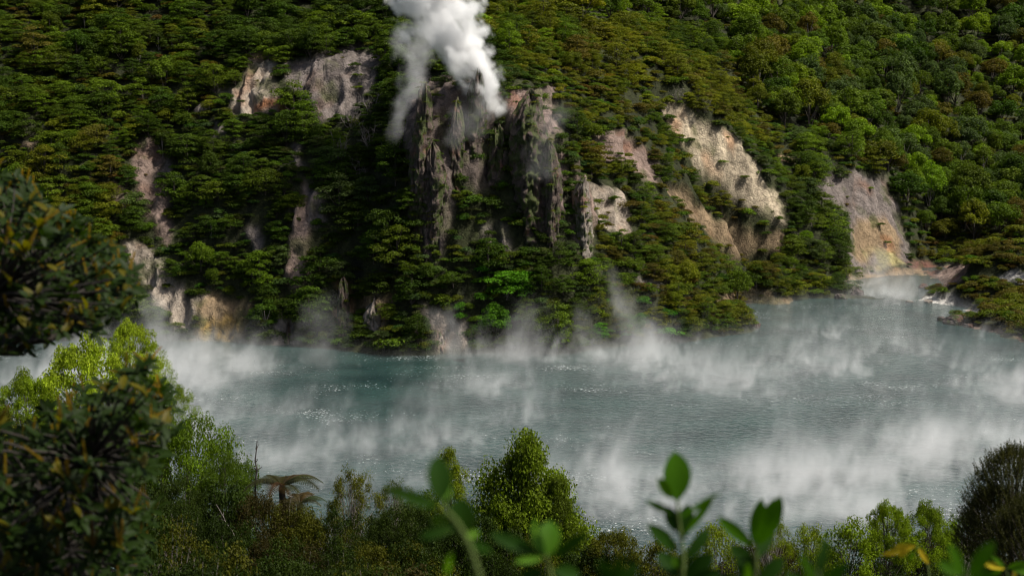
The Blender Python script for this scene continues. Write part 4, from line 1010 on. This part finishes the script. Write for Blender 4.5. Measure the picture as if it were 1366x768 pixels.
def lake_density(m, pos):
    # the breeze leans everything to the right as it rises
    zz = m.n('SeparateXYZ', i={0: pos}).outputs[2]
    lean = m.n('CombineXYZ', i={0: m.math('MULTIPLY', zz, -.22), 1: m.math('MULTIPLY', zz, .1), 2: 0.0}).outputs[0]
    ps = m.vmath('ADD', pos, lean)
    warp = m.n('TexNoise', i={'Vector': m.vmath('MULTIPLY', ps, (1, 1, .4)), 'Scale': .16, 'Detail': 4}).outputs[1]
    p = m.vmath('ADD', ps, m.n('VectorMath', operation='SCALE', i={0: warp, 3: 9.0}).outputs[0])
    n_ = m.noise(m.vmath('MULTIPLY', p, (1, .75, .45)), .17, 6, .66)
    n2 = m.noise(m.vmath('MULTIPLY', p, (1.1, .6, .40)), .52, 6, .72)
    xyz = m.n('SeparateXYZ', i={0: pos}); X, Y, Z = xyz.outputs
    s = None
    for lst, sg in ((DRIFTS, 1), (CLEARS, -1)):
        for u, v, rx, ry, wt in lst:
            c = on_water(u, v)
            q = m.n('VectorMath', operation='DISTANCE', i={0: m.vmath('MULTIPLY', pos, (1/rx, 1/ry, 0)), 1: (c[0]/rx, c[1]/ry, 0)}).outputs[1]
            e = m.n('MapRange', interpolation_type='SMOOTHSTEP', i={0: q, 1: 0, 2: 1.5, 3: wt*sg, 4: 0}).outputs[0]
            s = e if s is None else m.math('ADD', s, e)
    s = m.math('MAXIMUM', m.math('MINIMUM', s, .85), -.5)
    thr = m.math('SUBTRACT', .565, m.math('MULTIPLY', s, .15))
    rg = m.math('SUBTRACT', 1.0, m.math('MULTIPLY', m.math('ABSOLUTE', m.math('SUBTRACT', m.noise(m.vmath('MULTIPLY', p, (1, .7, .5)), .42, 3, .55), .5)), 7.0), 0.0, True)
    body = m.math('MAXIMUM', m.math('SUBTRACT', m.math('ADD', m.math('MULTIPLY', n_, .5), m.math('MULTIPLY', n2, .5)), m.math('ADD', thr, m.math('MULTIPLY', Z, .012))), 0)
    body = m.math('MULTIPLY', body, m.math('ADD', .45, m.math('MULTIPLY', m.math('POWER', rg, 1.5), 2.0)))
    fall = m.math('POWER', 2.718, m.math('MULTIPLY', Z, -.38))
    film = m.math('MULTIPLY', m.math('MAXIMUM', m.math('ADD', .35, s), 0), m.math('POWER', 2.718, m.math('MULTIPLY', Z, -1.1)))
    tot = m.math('ADD', m.math('MULTIPLY', m.math('MULTIPLY', body, fall), 1.45), m.math('MULTIPLY', film, m.math('MULTIPLY', m.math('POWER', n2, 3.0), .34)))
    edge = m.maprange(Z, 7.5, 9.5, 1, 0, True)
    tot = m.math('MULTIPLY', tot, edge)
    return m.math('MULTIPLY', tot, m.math('GREATER_THAN', tot, .0015))
o = steam_volume('lake_steam', lake_density, (-95, 86, .05), (112, 252, 9.6), (690, 420, 24), rate=2.0)
tag(o, 'thin white steam drifting in wisps over the hot lake', 'steam', kind='stuff')
def plume(name, p0, p1, r0, r1, dens, label, nscale=.35, edge=.9, rate=2.0, bot=.1, top=.8, thr=.0, curve=0.0, vox=.3, aniso=.2):
    """a puff or column of steam leaning from p0 to p1"""
    p0, p1 = Vector(p0), Vector(p1); L = (p1-p0).length; q = (p1-p0).to_track_quat('Z', 'Y'); seed = float(rng.uniform(0, 90))
    def dn(m, co_):
        sp_ = m.vmath('ADD', co_, (seed, seed*.7, 0))
        warp = m.n('TexNoise', i={'Vector': sp_, 'Scale': nscale*.7, 'Detail': 3}).outputs[1]
        w2 = m.n('VectorMath', operation='SCALE', i={0: m.vmath('SUBTRACT', warp, (.5, .5, .5)), 3: 1.1*(r0+r1)}).outputs[0]
        w2 = m.n('VectorMath', operation='SCALE', i={0: w2, 3: m.maprange(m.n('SeparateXYZ', i={0: co_}).outputs[2], 0, L*.6, .25, 1)}).outputs[0]
        c = m.vmath('ADD', co_, w2); x, y, z = m.n('SeparateXYZ', i={0: c}).outputs
        z0 = m.n('SeparateXYZ', i={0: co_}).outputs[2]
        t = m.math('DIVIDE', z0, L)
        rad = m.math('ADD', r0, m.math('MULTIPLY', t, r1-r0))
        if curve: x = m.math('SUBTRACT', x, m.math('MULTIPLY', m.math('SINE', m.math('MULTIPLY', t, 3.14)), curve))
        d = m.math('SQRT', m.math('ADD', m.math('MULTIPLY', x, x), m.math('MULTIPLY', y, y)))
        k = m.math('SUBTRACT', 1.0, m.math('DIVIDE', d, rad))
        nz = m.noise(m.vmath('MULTIPLY', sp_, (1, 1, .7)), nscale, 6, .62)
        body = m.math('ADD', k, m.math('MULTIPLY', m.math('SUBTRACT', nz, .52), 2.6*edge))
        body = m.maprange(body, .15+thr, .7+thr, 0, 1, True)
        ends = m.math('MULTIPLY', m.maprange(t, 0, bot, 0, 1, True), m.maprange(t, top, 1.0, 1, 0, True))
        return m.math('MULTIPLY', m.math('MULTIPLY', body, ends), dens)
    W = 1.9*max(r0, r1) + abs(curve)
    o = steam_volume(name, dn, (-W, -W, 0), (W, W, L), (2*W/vox, 2*W/vox, L/vox), rate, aniso)
    o.location = p0; o.rotation_euler = q.to_euler(); tag(o, label, 'steam', kind='stuff'); return o
plume('steam_column', atv(668, 158, 189.5), atv(548, -55, 192), 1.8, 7.2, 1.3, 'thick white steam column rising from the vent between the crags', nscale=.40, edge=1.15, rate=1.5, top=.9, bot=.06, vox=.25, aniso=0.0)
plume('steam_veil', atv(522, 195, 182), atv(575, 10, 189), 1.2, 4.4, .20, 'thin pale steam veil rising left of the white column', nscale=.35, edge=1.1, bot=.15)
plume('vent_steam', atv(715, 240, 180), atv(745, 130, 186), 3.2, 2.6, .035, 'faint vapour hanging before the broad reddish rock tower', nscale=.3)
plume('vent_steam', atv(600, 200, 183), atv(660, 110, 186), 2.5, 3.2, .06, 'faint vapour around the pinnacle beneath the white column', nscale=.3)
plume('shore_steam', atv(865, 490, 172), atv(808, 355, 184), 3.2, 2.4, .085, 'upright wisp of steam rising before the vivid green slope', nscale=.4)
plume('shore_steam', atv(800, 500, 172), atv(762, 400, 178), 3.0, 1.7, .07, 'leaning steam wisp left of the vivid green slope', nscale=.4)
plume('shore_steam', atv(872, 480, 174), atv(862, 418, 180), 2.0, 1.6, .14, 'short white puff of steam at the ridge foot', nscale=.45)
plume('shore_steam', atv(440, 520, 166), atv(425, 395, 178), 4.0, 3.0, .045, 'tall soft steam wisp against the cliff foot, left of the orange rib', nscale=.33)
plume('shore_steam', atv(225, 540, 158), atv(205, 395, 180), 4.6, 2.8, .085, 'broad steam bank rising before the pale scree', nscale=.3)
plume('shore_steam', atv(610, 500, 170), atv(600, 405, 175), 4.4, 3.0, .055, 'steam haze drifting round the waterline rock stump', nscale=.33)
plume('shore_steam', atv(690, 500, 168), atv(700, 400, 176), 5.0, 2.5, .05, 'low steam haze along the central shore', nscale=.33)
plume('shore_steam', atv(1170, 400, 222), atv(1180, 330, 245), 3.0, 2.0, .045, 'faint steam standing in the mouth of the inlet', nscale=.3)
plume('shore_steam', atv(985, 420, 205), atv(960, 370, 214), 3.0, 1.5, .08, 'steam lifting off the small pale beach', nscale=.3)
